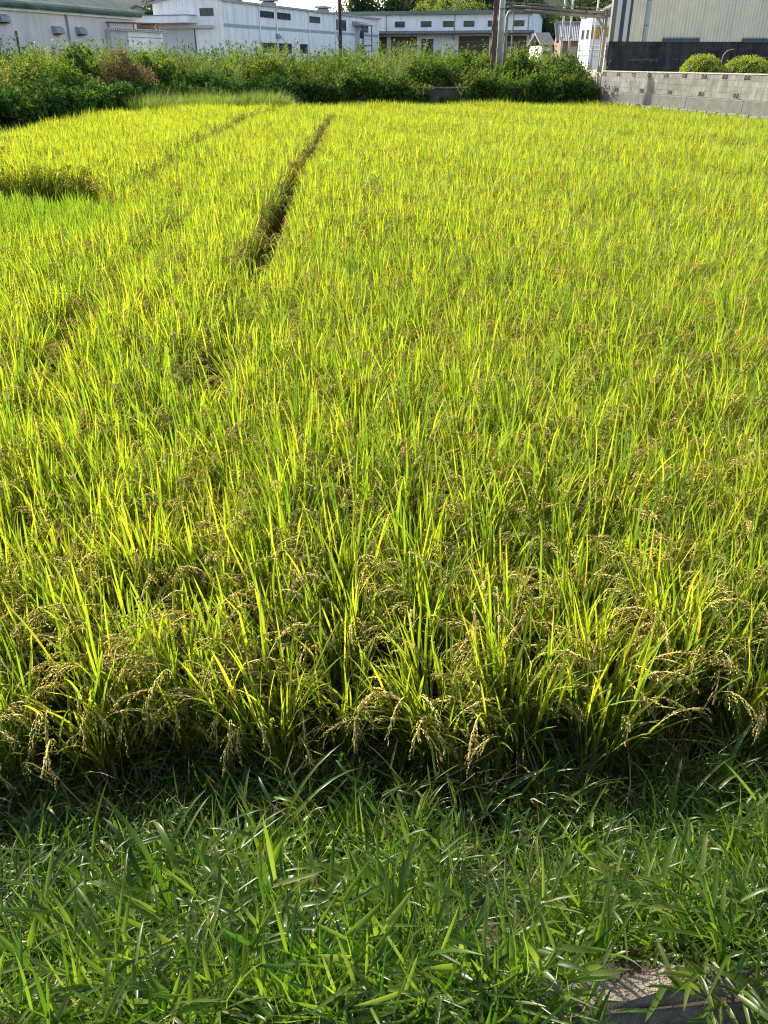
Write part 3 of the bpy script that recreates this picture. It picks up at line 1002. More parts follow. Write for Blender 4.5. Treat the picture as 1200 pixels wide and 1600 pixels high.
mb = MB()
for a, b, zt0, zt1 in ((0.05, 3.4, 8.30, 8.66), (3.43, 5.5, 8.66, 8.75), (5.53, 9.15, 8.75, 8.20)):
    mb = MB()
    n = 0
    mb.v = [(-.05, a, 1), (-.05, b, 1), (-.05, b, zt1), (-.05, a, zt0), (0.02, a, 1), (0.02, b, 1), (0.02, b, zt1), (.02, a, zt0)]
    mb.f = [(0, 3, 2, 1), (4, 5, 6, 7), (0, 1, 5, 4), (1, 2, 6, 5), (2, 3, 7, 6), (3, 0, 4, 7)]
    mb.build('end_wall_panel', M['white_wall'], bt)
mb = MB()
mb.bar((-.15, 9.45, 8.2), (-.15, 5.5, 8.85), .35, .2)
mb.build('verge_trim', M['grey_metal'], bt)
mb = MB()
mb.box(-.12, -.06, 1.2, 2.95, 6.88, 6.95).box(-.12, -.06, 1.2, 2.95, 7.55, 7.62).box(-.12, -.06, 1.2, 1.27, 6.95, 7.55).box(-.12, -.06, 2.88, 2.95, 6.95, 7.55).box(-.12, -.06, 2.04, 2.1, 6.95, 7.55)
w = mb.build('window', M['frame_dark'], bt)
for a, b in ((1.27, 2.04), (2.1, 2.88)):
    MB().box(-.1, -.07, a, b, 6.95, 7.55).build('pane', M['glass'], w)
bal = endbox(bt, 'canopy_box', 'white_clean', 3.5, 10.9, 6.2, 6.88, .05, 1.9)
MB().box(-1.98, -.05, 3.42, 10.98, 6.885, 6.97).build('canopy_rim', M['grey_metal'], bal)
endbox(bt, 'lower_hood', 'door_grey', 1.3, 9.0, 5.68, 6.0, .05, .5)
for a, b in ((3.95, 6.2), (6.3, 8.6)):
    endbox(bt, 'sliding_door', 'door_grey', a, b, 1.5, 5.62, .05, .12)
endbox(bt, 'door_frame', 'dark_trim', 3.82, 3.93, 1.5, 5.66, .05, .14)

# annex between the factory and the green-roofed shed
ax = thing('annex', 'low pale flat-roofed annex joining the shed and the factory', 'building', (-17.52, 59.47, 0), head_rz(17.5))
MB().box(1.9, 6.2, 0, 5, .9, 4.16).build('body', M['white_clean'], ax)
MB().box(0, 1.88, .03, .38, .9, 4.15).build('side_wall', M['door_grey'], ax)  # grey colour stands in for the darker light on this differently facing section
MB().box(1.9, 6.2, -.02, -.005, 3.82, 3.86).build('seam_strip', M['grey_metal'], ax)
gt = MB().box(-.1, 6.3, -.2, .1, 4.17, 4.32).build('gutter', M['white_paint'], ax)
br = MB()
for k in range(30):
    br.box(.0 + k * .208, .09 + k * .208, -.212, -.202, 4.2, 4.29)
br.build('gutter_bracket', M['dark_trim'], gt)
MB().bar((0, .2, 4.60), (6.1, .2, 4.72), .09, .09).build('roof_beam', M['rust'], ax)
for x_ in (.1, 3.0, 6.0):
    MB().bar((x_, .2, 4.3), (x_, .2, 4.66), .06, .06).build('beam_post', M['rust'], ax)
MB().box(3.9, 6.0, .5, 2.5, 4.17, 4.62).build('roof_box', M['brown_wall'], ax)

# small grey gabled shed peeking between
gs = thing('gabled_shed', 'small grey shed with green roof edge peeking between shed and factory', 'building', (-32.1, 119, 0), 0)
mb = MB()
mb.prof_x([(0, 0), (6, 0), (6, 6), (0, 6)], 0, 0.01)
mb = MB()
mb.v = [(-3, 0, 1), (5.2, 0, 1), (5.2, 0, 6.9), (.9, 0, 8.45), (-3, 0, 6.9), (-3, 8, 1), (5.2, 8, 1), (5.2, 8, 6.9), (.9, 8, 8.45), (-3, 8, 6.9)]
mb.f = [(0, 1, 2, 3, 4), (9, 8, 7, 6, 5), (0, 5, 6, 1), (1, 6, 7, 2), (4, 9, 5, 0)]
mb.build('wall', M['grey_wall'], gs)
mb = MB()
mb.bar((-3.5, -.3, 6.75), (.9, -.3, 8.55), .6, .22)
mb.bar((5.7, -.3, 6.75), (.9, -.3, 8.55), .6, .22)
mb.build('roof_trim', M['green_trim'], gs)
mb = MB()
mb.v = [(-3.5, -.2, 6.8), (.9, -.2, 8.6), (5.7, -.2, 6.8), (-3.5, 8.3, 6.8), (.9, 8.3, 8.6), (5.7, 8.3, 6.8)]
mb.f = [(0, 1, 4, 3), (1, 2, 5, 4)]
mb.build('roof', M['green_trim'], gs)

# green-roofed shed
AO = (-17.18, 62.0)
at_ = thing('green_roofed_shed', 'grey rendered shed with a mossy green corrugated roof and wall vents', 'building', (*AO, 0), head_rz(17.5))
MB().box(-24, 1.25, 0, 9, .8, 4.92).build('wall', M['grey_wall'], at_)
MB().box(-24.2, 1.35, -.16, -.02, 4.86, 4.99).build('eave_board', M['white_clean'], at_)
mb = MB()
pth = [(-.30, 4.98), (-.34, 5.08), (-.30, 5.2), (-.12, 5.29), (.3, 5.40), (1.5, 5.84), (4.5, 6.95)]
xs_ = []
x = -24.4
while x < 1.5:
    xs_ += [(x, 0.0), (x + .06, .05), (x + .13, .05), (x + .19, 0.0)]
    x += .25
n = len(xs_)
for (py_, pz) in pth:
    mb.v += [(xx, py_ - dz * (1 if pz < 5.25 else .2), pz + dz * (.3 if pz < 5.25 else 1)) for xx, dz in xs_]
for j in range(len(pth) - 1):
    for k in range(n - 1):
        mb.f.append((j * n + k, j * n + k + 1, (j + 1) * n + k + 1, (j + 1) * n + k))
mb.build('roof', M['green_roof'], at_)
mb = MB()
mb.v = [(1.25, .0, 4.9), (1.25, 9, 4.9), (1.25, 4.5, 6.9), (-24, 4.5, 6.9), (-24, 9, 4.9), (1.5, 9.3, 4.9), (1.5, 4.5, 6.96), (-24.4, 4.5, 6.96), (-24.4, 9.3, 4.9)]
mb.f = [(0, 1, 2), (5, 8, 7, 6)]
mb.build('gable_and_rear_roof', M['grey_wall'], at_)
for s, z_ in ((-7.45, 3.82), (-5.2, 3.84), (-11.95, 4.24)):
    hd = MB().prof_x([(0, 0), (0, .42), (-.08, .42), (-.32, .30), (-.36, .14), (-.36, .05)], -.36, .36)
    ho = hd.build('vent_hood', M['grey_metal'], at_)
    ho.location = (s, -.002, z_)
    MB().box(-.3, .3, -.3, -.04, -.03, .0).build('vent_louvre', M['dark_trim'], ho)
for s in (-6.35, -12.6):
    MB().tube([(s, -.09, 1.2), (s, -.09, 4.85)], .055, 8).build('downpipe', M['grey_metal'], at_, True)
MB().tube([(-11.0, -.06, 1.2), (-11.0, -.06, 3.9)], .05, 8).build('conduit', M['dark_trim'], at_, True)

# far white warehouse with green roof edge
CO = (0.0, 154.0)
ct = thing('far_warehouse', 'far white warehouse with green roof edge and a dark loading canopy', 'building', (*CO, 0), head_rz(104))
MB().box(-14, 24.3, .05, 20, 1.0, 9.0).build('body', M['white_clean'], ct)
cuts = [-14, -6, 0.4, 11.83, 23.7, 24.3]
for a, b in zip(cuts, cuts[1:]):
    MB().box(a + .012, b - .012, 0, .05, 1.0, 8.96).build('wall_panel', M['white_clean'], ct)
mb = MB()
mb.v = [(24.34, .05, 1), (24.34, 20, 1), (24.34, 20, 9), (24.34, 10, 9.7), (24.34, .05, 9)]
mb.f = [(0, 1, 2, 3, 4)]
mb.build('gable_wall', M['white_clean'], ct)
MB().box(-14.3, 24.8, -.6, -.02, 8.98, 9.5).build('fascia', M['green_trim'], ct)
mb = MB()
mb.v = [(-14.3, -.6, 9.5), (24.8, -.6, 9.5), (24.8, 10, 9.9), (-14.3, 10, 9.9), (24.8, 20.6, 9.3), (-14.3, 20.6, 9.3)]
mb.f = [(0, 1, 2, 3), (3, 2, 4, 5)]
mb.build('roof', M['green_trim'], ct)
MB().bar((24.6, 10, 9.85), (24.6, 20.6, 9.2), .5, .3).build('verge_trim', M['green_trim'], ct)
for k, (a, b) in enumerate(((-11, -9.2), (-6.2, -4.4), (1.85, 3.55), (6.2, 8.0), (9.92, 11.68), (13.28, 15.04), (17.2, 18.97), (21.26, 23.06))):
    window(ct, a, b, 7.25, 8.08, 2, 'frame_dark', style='cross' if k >= 5 else None, fw=.05)
aw = MB().prof_x([(0, 6.75), (-2.3, 6.45), (-2.3, 6.25), (0, 6.25)], -14, 24.7).build('loading_canopy', M['dark_trim'], ct)
rb_ = MB()
for k in range(120):
    rb_.box(-14 + k * .32, -13.85 + k * .32, -2.36, -2.302, 6.3, 6.55)
rb_.build('canopy_rib', M['grey_metal'], aw)
for s in (-8, -1, 5, 11.8, 18, 24.2):
    MB().bar((s, -.05, 5.5), (s, -2.1, 6.22), .12, .12).build('canopy_bracket', M['dark_trim'], ct)
for a, b in ((-6, .5), (1.2, 5.6), (12.6, 17.6), (18.6, 23.6)):
    sh = MB().box(a, b, -.05, -.004, 1.2, 5.95).build('roller_shutter', M['brown_wall'], ct)  # dark shutter colour paints in the shadow under the loading canopy
    for k in range(6):
        MB().box(a, b, -.075, -.052, 1.4 + k * .75, 1.5 + k * .75).build('shutter_slat', M['khaki_steel'], sh)
MB().box(6.4, 8.4, -.06, -.004, 1.2, 5.6).build('dark_doorway', M['frame_dark'], ct)
for s in (.4, 11.83, 23.7):
    MB().tube([(s, -.08, 6.8), (s, -.08, 8.95)], .06, 8).build('downpipe', M['grey_metal'], ct, True)

# tiled house and its small neighbour
ht = thing('tiled_house', 'brown walled house with a grey pantile roof behind the slim poles', 'house', (18.15, 95, 0), R(-4))
MB().box(.1, 6.2, .1, 6, 1.5, 4.3).build('wall', M['brown_wall'], ht)
tile = MB()
for k in range(4):
    tile.quad((k * .12, 0, .02 + .05 * (k % 2)), (k * .12 + .12, 0, .02 + .05 * ((k + 1) % 2)), (k * .12 + .12, 3.2, 1.72 + .05 * ((k + 1) % 2)), (k * .12, 3.2, 1.72 + .05 * (k % 2)))
tile_me = tile.mesh('roof_strip', M['roof_tile'])
for k in range(14):
    link('roof_strip', tile_me, ht, (-.2 + k * .48, -.3, 4.2))
MB().bar((-.2, 2.9, 5.98), (6.5, 2.9, 5.98), .25, .2).build('ridge', M['roof_tile'], ht)
mb = MB()
mb.v = [(0.1, .1, 4.3), (.1, 6, 4.3), (.1, 2.9, 5.9), (6.2, .1, 4.3), (6.2, 6, 4.3), (6.2, 2.9, 5.9)]
mb.f = [(0, 2, 1), (3, 4, 5), (1, 2, 5, 4)]
mb.build('gable', M['brown_wall'], ht)
MB().bar((-.3, -.3, 4.15), (-.3, 2.9, 5.9), .25, .2).build('barge_board', M['dark_pole'], ht)
window(ht, 1.0, 2.6, 2.4, 3.8, 2, y=.1)
nt = thing('small_house', 'small white gabled house half hidden beside the tiled roof', 'house', (17.3, 101, 0), R(10))
MB().box(0, 1.3, 0, 4, 1.5, 3.9).build('wall', M['white_clean'], nt)
mb = MB()
mb.prof_x([(-.3, 3.8), (2, 5.0), (4.3, 3.8), (4.3, 3.98), (2, 5.2), (-.3, 3.98)], -.2, 1.5)
mb.build('roof', M['khaki_steel'], nt)
window(nt, .25, 1.05, 2.3, 3.4, 2)

# cabin with yellow shutters
wt = thing('white_cabin', 'white two-storey cabin with two ochre yellow window boards', 'building', (18.75, 84, 0), R(6))
MB().box(0, 6.2, 0, 3.2, 1.5, 5.9).build('wall', M['white_clean'], wt)
MB().box(-.12, 6.3, -.12, 3.3, 5.903, 6.03).build('roof', M['dark_trim'], wt)
MB().box(-.03, 6.2, -.02, -.004, 5.2, 5.24).build('seam_strip', M['grey_metal'], wt)
for a, b, z0_, z1_ in ((.1, .72, 4.2, 5.1), (1.32, 1.92, 4.35, 5.05)):
    sb_ = MB().box(a, b, -.05, -.005, z0_, z1_).build('window_board', M['ochre'], wt)
    mb = MB()
    mb.box(a - .05, a - .002, -.07, -.004, z0_ - .05, z1_ + .05).box(b + .002, b + .05, -.07, -.004, z0_ - .05, z1_ + .05).box(a, b, -.07, -.004, z1_ + .002, z1_ + .05)
    mb.build('board_frame', M['khaki_steel'], sb_)
MB().box(.86, 1.2, -.03, -.004, 4.35, 5.05).build('window', M['glass'], wt)
for a, b in ((.35, 1.2), (1.7, 2.6)):
    w = MB().box(-.04, -.004, a, b, 4.1, 5.0).build('window', M['frame_alu'], wt)
    MB().box(-.05, -.042, a + .08, b - .08, 4.18, 4.92).build('pane', M['glass'], w)
gh = thing('gabled_house', 'grey gabled house roof rising behind the cabin and warehouse', 'house', (20.6, 92, 0), R(-8))
MB().box(0, 8, 0, 7, 1.5, 6.2).build('wall', M['grey_wall'], gh)
mb = MB()
mb.v = [(-.5, -.4, 6.1), (4, -.4, 8.4), (8.5, -.4, 6.1), (-.5, 7.4, 6.1), (4, 7.4, 8.4), (8.5, 7.4, 6.1)]
mb.f = [(0, 1, 4, 3), (1, 2, 5, 4), (0, 2, 1), (3, 4, 5)]
mb.build('roof', M['dark_trim'], gh)
MB().bar((-.5, -.42, 6.1), (4, -.42, 8.4), .2, .25).build('barge_board', M['white_paint'], gh)

# ------------------------------------------------------------------ shrubs and trees
def lumpy(n, size, lumps, leaf, aspect=.6, seed=0, up=.3, flat=0.0):
    """leaf cloud: leaves on the shells of many small lumps filling a dome"""
    r = np.random.default_rng(seed)
    sx, sy, sz = size
    u, w = r.uniform(0, 6.283, lumps), r.random(lumps)
    ph = np.arccos(1 - w)
    rad = r.uniform(.45, .95, lumps)
    lc = np.stack([np.sin(ph) * np.cos(u) * sx * rad, np.sin(ph) * np.sin(u) * sy * rad, (np.cos(ph) * rad * .9 + .05) * sz], 1)
    lr = r.uniform(.16, .34, lumps) * min(sx, sy, sz) * 1.1
    k = r.integers(0, lumps, n)
    d = r.normal(0, 1, (n, 3))
    d[:, 2] += up
    d /= np.linalg.norm(d, axis=1, keepdims=True)
    c = lc[k] + d * (lr[k] * r.uniform(.55, 1.15, n))[:, None]
    c[:, 2] = np.maximum(c[:, 2], .02)
    dirn = d * .6 + r.normal(0, .7, (n, 3))
    dirn[:, 2] -= .2
    dirn /= np.linalg.norm(dirn, axis=1, keepdims=True)
    st = Strips()
    L = leaf * r.uniform(.6, 1.4, n)
    lr_ = r.random(lumps)
    rnd = np.clip(.55 * lr_[k] + .45 * r.random(n), 0, 1)
    st.quads(c, dirn, d + r.normal(0, .6, (n, 3)), L, L * aspect, rnd)
    return st


SHRUBS = [
    # x, y, z, (sx, sy, sz), lumps, n, leaf, material, label
    (-11.75, 28.6, .05, (2.0, 1.5, 2.25), 60, 9000, .10, 'shrub_dark', 'big dark green leafy shrub overhanging the end of the grass strip'),
    (-13.1, 31.4, .6, (2.0, 1.5, 1.85), 45, 6000, .085, 'shrub_olive', 'yellowish olive shrub rising just behind the big dark shrub'),
    (-13.7, 35.0, 1.2, (2.2, 1.5, 1.75), 45, 6000, .08, 'shrub_light', 'pale green weedy shrub under the vents of the green-roofed shed'),
    (-11.5, 33.0, .5, (1.6, 1.3, 2.1), 44, 5600, .09, 'shrub_mid', 'mid green shrub between the olive shrub and the withered brown one'),
    (-12.4, 37.0, 1.25, (.8, .7, 2.0), 26, 2400, .12, 'shrub_mid', 'upright broad-leaved bush poking above the bank before the shed wall'),
    (-10.4, 36.8, .75, (1.6, 1.1, 2.05), 55, 8000, .075, 'shrub_brown', 'withered reddish brown bush beside the dark ivy hedge'),
    (-10.0, 39.0, 1.2, (1.1, .9, 1.9), 26, 3200, .1, 'shrub_light', 'bright green bush on top of the bank behind the withered brown bush'),
    (-10.1, 35.7, .05, (1.6, .8, 1.6), 44, 5600, .09, 'shrub_dark', 'dark green bush hanging below the withered brown bush'),
    (-7.8, 38.1, .2, (1.9, .9, 2.1), 60, 8600, .10, 'shrub_dark', 'dark ivy hedge mass above the tall grass strip'),
    (-4.7, 39.7, .2, (1.6, .8, 1.85), 50, 6500, .10, 'shrub_dark', 'dark ivy hedge mass next to the start of the retaining wall'),
    (-1.6, 40.6, .2, (1.9, .5, 1.5), 50, 6000, .1, 'shrub_mid', 'leafy creeper spilling over the start of the retaining wall'),
    (-5.2, 42.0, 1.3, (1.3, 1.0, 1.65), 30, 3600, .08, 'shrub_light', 'tall feathery weed clump before the factory doors'),
    (-.3, 41.4, .9, (1.2, .6, 1.0), 34, 3600, .1, 'shrub_mid', 'rounded leafy bush on the retaining wall left of the pole', ),
    (2.75, 40.25, .1, (.8, .35, 1.25), 26, 2600, .12, 'shrub_light', 'broad-leaved vine hanging down the retaining wall'),
    (2.2, 42.6, 1.3, (1.4, 1.0, 1.35), 36, 4200, .09, 'shrub_mid', 'rounded green bush on the bank between factory and brown pole'),
    (4.2, 44.4, 1.4, (1.3, 1.0, 1.6), 36, 4200, .1, 'shrub_mid', 'broad vine mound rising right behind the brown creeper pole'),
    (6.6, 44.2, 1.4, (1.2, 1.0, 1.35), 36, 4200, .09, 'shrub_mid', 'dark hollowed vine mound beside the concrete pole'),
    (8.35, 42.3, .7, (1.65, 1.2, 2.05), 60, 9000, .095, 'shrub_mid', 'large grey-green vine mound against the end of the block wall'),
    (9.5, 40.9, .1, (.75, .5, 1.5), 30, 3200, .1, 'shrub_dark', 'dark creeper at the corner of retaining wall and block wall'),
    (6.2, 40.6, .7, (1.3, .4, .85), 34, 3200, .1, 'shrub_light', 'low bright creeper trailing over the retaining wall coping'),
    (-16.8, 25.5, .6, (2.0, 1.6, 2.2), 45, 6000, .1, 'shrub_mid', 'mid green shrub on the bank beyond the big dark shrub'),
]
for i, (x, y, z, size, lumps, n, leaf, m, lab) in enumerate(SHRUBS):
    lab = lab.replace(' left of the pole', ' nearest the thin dark pole')
    t = thing('shrub', lab, 'shrub', (x, y, z), 0, 'shrubs on the bank')
    link('foliage', lumpy(n, size, lumps, leaf * 1.25, .6, 100 + i).mesh('foliage', M[m], False), t)
    mb = MB()
    for k in range(7):
        a = rng.uniform(0, 6.28)
        e_ = Vector((size[0] * .6 * math.cos(a), size[1] * .6 * math.sin(a), size[2] * rng.uniform(.5, .85)))
        mb.tube([(0, 0, -.3), tuple(e_ * .45 + Vector((0, 0, .15))), tuple(e_)], [.035, .022, .008], 5)
    mb.build('stem', M['stem'], t)


def tree(kind, seed):
    r = np.random.default_rng(seed)
    if kind == 'bamboo':
        st = lumpy(6500, (3.4, 3.2, 8.0), 80, .36, .3, seed, .6)
        st2 = lumpy(3400, (2.0, 2.0, 11.5), 44, .34, .3, seed + 1, .6)
    elif kind == 'cedar':
        st = lumpy(6000, (2.4, 2.4, 10.5), 90, .32, .4, seed, .2)
        st2 = lumpy(1800, (1.1, 1.1, 13.0), 34, .3, .4, seed + 1, .2)
    else:
        st = lumpy(8000, (4.2, 4.0, 7.5), 70, .36, .6, seed, .4)
        st2 = lumpy(2400, (2.4, 2.4, 9.0), 28, .34, .6, seed + 1, .4)
    mt = M[{'bamboo': 'bamboo_leaf', 'cedar': 'tree_dark', 'broad': 'tree_mid', 'oak': 'tree_dark'}[kind]]
    crown = join('crown', [(st, mt), (st2, mt)])
    mb = MB()
    mb.tube([(0, 0, -4), (.1, 0, 0), (.2, .1, 4), (0, 0, 8)], [.4, .35, .25, .08], 8)
    for k in range(6):
        a = r.uniform(0, 6.28)
        mb.tube([(.15, 0, 1 + k), (1.2 * math.cos(a), 1.2 * math.sin(a), 2.2 + k), (2.2 * math.cos(a), 2.2 * math.sin(a), 4 + k * .8)], [.14, .08, .03], 5)
    return crown, mb.mesh('trunk', M['bark'])


KINDS = {k: [tree(k, 500 + 10 * i + j) for j in range(2)] for i, k in enumerate(('bamboo', 'cedar', 'broad', 'oak'))}
TLAB = {'bamboo': 'feathery yellow-green bamboo clump on the wooded hill', 'cedar': 'dark narrow cedar on the wooded hill',
        'broad': 'mid green broadleaf tree on the wooded hill', 'oak': 'dark rounded evergreen tree on the wooded hill'}


def plant_tree(kind, x, y, s, lab=None, z=None):
    c, tr_ = KINDS[kind][rng.integers(0, 2)]
    zz = float(hill_z(np.array([x]), np.array([y]))[0]) if z is None else z
    t = thing('tree', lab or TLAB[kind], 'tree', (x, y, zz), rng.uniform(0, 6.28), 'trees on the wooded hill')
    t.scale = (s, s, s * rng.uniform(.9, 1.15))
    link('crown', c, t, (0, 0, .8 if kind != 'oak' else 1.6))
    link('trunk', tr_, t)


plant_tree('oak', -5.2, 178, 1.25, 'dark evergreen tree with sky gaps behind the end of the long factory')
plant_tree('oak', 1.5, 182, 1.4, 'tall dark evergreen tree beside the bamboo above the far warehouse')
plant_tree('bamboo', -3.6, 172, .62, 'small yellow-green bamboo clump just above the factory roof end')
for x, y, s in ((7.5, 178, 1.1), (11, 177, 1.2), (14.5, 180, 1.15), (17, 184, 1.2), (9, 190, 1.3), (22, 180, .8)):
    plant_tree('bamboo', x, y, s)
for k in range(48):
    y = rng.uniform(176, 262)
    x = rng.uniform(2, .27 * y)
    if x < 19 and y < 192:
        continue
    kind = rng.choice(['cedar', 'oak', 'broad', 'cedar', 'broad', 'bamboo'], p=[.28, .22, .18, .14, .12, .06])
    plant_tree(kind, x, y, rng.uniform(.9, 1.4))
plant_tree('broad', 20.2, 132, .32, 'small bright tree beside the end of the far warehouse', 1.8)
plant_tree('oak', -29, 118, .75, 'dark tree behind the green-roofed shed ridge', 1.8)
plant_tree('broad', -36, 116, .8, 'mid green tree crown behind the green-roofed shed', 1.8)

# ------------------------------------------------------------------ weeds on the bank (stuff)
def weed_leafy(seed, m, h=1.0, stems=7, leaf=.1):
    r = np.random.default_rng(seed)
    st = Strips()
    for k in range(stems):
        a, tl = r.uniform(0, 6.28), r.uniform(.02, .35)
        H = h * r.uniform(.6, 1.1)
        p0 = np.array([r.normal(0, .12), r.normal(0, .12), 0])
        pos, _ = st.leaf(p0, a, tl, H, .014, .3, 4, base_w=1)
        for j in range(16):
            q = r.uniform(.2, 1.0)
            c = np.array([np.interp(q, np.linspace(0, 1, 5), pos[:, d]) for d in range(3)])
            st.leaf(c, r.uniform(0, 6.28), r.uniform(.6, 1.3), leaf * r.uniform(.6, 1.3), leaf * .36, .7, 2)
    return st.mesh('weed', m)


def weed_grass(seed, m, h=.9, n=34, w0=.008, w1=.016):
    r = np.random.default_rng(seed)
    st = Strips()
    for k in range(n):
        st.leaf((r.normal(0, .1), r.normal(0, .1), 0), r.uniform(0, 6.28), abs(r.normal(0, .22)), h * r.uniform(.5, 1.15), r.uniform(w0, w1), r.uniform(.2, 1.3), 4)
    return st.mesh('weed', m)


def weed_vine(seed, m, r0=.5, n=220, leaf=.11):
    return lumpy(n, (r0, r0, r0 * .8), 9, leaf, .8, seed).mesh('weed', m, False)


weeds = source('bank_weed_source', [weed_leafy(1, M['shrub_light'], 1.0, 7, .13), weed_leafy(2, M['shrub_mid'], .9, 7, .15), weed_leafy(3, M['weed_silver'], 1.1, 9, .10), weed_grass(4, M['weed_silver'], 1.0),
                             weed_grass(5, M['shrub_light'], .8), weed_vine(6, M['shrub_mid']), weed_vine(7, M['shrub_light']), weed_leafy(8, M['shrub_olive'], .8), weed_vine(9, M['shrub_dark'])])
N = 5200
px, py = rng.uniform(-24, 10.2, N), rng.uniform(20, 58, N)
d = back_side(px, py)
near = np.zeros(N, bool)
for (sx_, sy_, sz_, sz3, *_r) in SHRUBS:
    near |= ((px - sx_) / (sz3[0] * .95)) ** 2 + (np.clip(py - sy_, -9, 9) / np.where(py < sy_, 1.8, sz3[1] * .8)) ** 2 < 1
keep = ~near & (d > .45) & (rng.random(N) < np.clip(1.4 - d * .045, .25, 1)) & ~((px > 9.6) & (py > 42))
px, py, d = px[keep], py[keep], d[keep]
n = len(px)
zone = np.sin(px * .9 + 1.1) + np.sin(py * .6 + px * .35) + rng.normal(0, .7, n)
idx = np.where(zone > 1.0, rng.choice([3, 2, 0, 6], n), np.where(zone > 0.2, rng.choice([0, 0, 4, 6], n), np.where(zone > -1, rng.choice([0, 1, 5, 6], n), rng.choice([1, 5, 8, 7], n))))
idx = np.where((d < 1.1) & (rng.random(n) < .7), rng.choice([5, 8, 8, 1], n), idx)
sc_ = rng.uniform(.85, 1.5, n) * np.clip(.55 + d * .22, .55, 1.25)
scatter('bank_weeds', weeds, np.stack([px, py, ground_z(px, py) - .03], 1), rots(n, .1), uscale(sc_), idx, 'tangle of tall weeds, vines and grasses covering the bank', 'weeds')
# creeper and ivy hanging over the earth face
N = 900
si = rng.choice(5, N, p=[.24, .08, .22, .24, .22])
tt = rng.random(N)
P0 = np.array(pts_bank)
bx_ = P0[si] + (P0[si + 1] - P0[si]) * tt[:, None]
pz = rng.uniform(0, 1.55, N) ** .9
k = rng.random(N) < np.clip(.35 + pz * .55, 0, 1)
bx_, pz = bx_[k], pz[k]
n = len(pz)
scatter('bank_creeper', source('bank_creeper_source', [weed_vine(31, M['shrub_dark'], .45, 150, .1), weed_vine(32, M['shrub_dark'], .4, 130, .09), weed_vine(33, M['shrub_mid'], .4, 110, .1), weed_leafy(34, M['shrub_dark'], .6)]),
        np.stack([bx_[:, 0] + rng.normal(0, .15, n), bx_[:, 1] + rng.normal(.1, .15, n), pz - .1], 1), rots(n, .4), uscale(rng.uniform(.7, 1.3, n)), rng.choice(4, n, p=[.4, .3, .2, .1]), 'dark ivy and creeper hanging down the shaded earth bank', 'creeper')
# creeper hanging over the retaining wall face
N = 760
px = rng.uniform(-3, 9.8, N)
pz = 1.42 + .3 * np.sin(px * 2.3 + 1) * np.sin(px * .9) - np.abs(rng.normal(0, .34, N)) + (rng.random(N) < .12) * rng.uniform(.1, .5, N)
msk = (np.sin(px * 1.7) + np.sin(px * .8 + 2) + rng.normal(0, .5, N)) > -.45
px, pz = px[msk], pz[msk]
n = len(px)
scatter('wall_creeper', source('creeper_source', [weed_vine(21, M['shrub_dark'], .32, 90, .1), weed_vine(22, M['shrub_mid'], .3, 80, .11), weed_vine(23, M['shrub_light'], .26, 60, .11), weed_leafy(24, M['shrub_mid'], .7, 6, .13), weed_leafy(25, M['shrub_light'], .8, 6, .11)]),
        np.stack([px, np.full(n, 40.3) + rng.normal(0, .06, n), np.maximum(pz, .3) - .12], 1), rots(n, .5), uscale(rng.uniform(.6, 1.2, n)), rng.choice(5, n, p=[.28, .24, .2, .16, .12]), 'creepers and leafy weeds draped over the low retaining wall', 'creeper')

# ------------------------------------------------------------------ rice
def panicle(st_leaf, st_grain, p, az, tilt, L, droop, lod, r):
    """drooping seed head: arching stalk with short branches of grains"""
    K = 8 if lod == 0 else 5
    pos, tg = st_leaf.leaf(p, az, tilt, L, .0035, droop, K, base_w=1, power=1.2, rnd=.7)
    nb, ng, gl, gw = {0: (8, 9, .0105, .0052), 1: (5, 5, .019, .008), 2: (3, 2, .05, .016)}[lod]
    base = r.random()
    sp = np.linspace(0, 1, K + 1)
    for k in range(nb + 1):
        q = .18 + .72 * (k + r.random() * .6) / nb if k < nb else .72
        q = min(q, .97)
        c = np.array([np.interp(q, sp, pos[:, d]) for d in range(3)])
        t = np.array([np.interp(q, sp, tg[:, d]) for d in range(3)])
        bd = t + r.normal(0, .17, 3)
        Lb = L * (.36 - .2 * q) * r.uniform(.8, 1.2) if k < nb else L * .3
        for j in range(ng + (3 if k == nb else 0)):
            f = (j + .5) / ng
            d = bd + np.array([0, 0, -1.0]) * f * 1.1
            d = d / np.linalg.norm(d)
            c = c + d * Lb / ng
            st_grain.grain(c + r.normal(0, gw * .25, 3), d + r.normal(0, .16, 3), gl * r.uniform(.85, 1.15), gw, float(np.clip(base * .7 + .3 * r.random(), 0, 1)))
    return pos


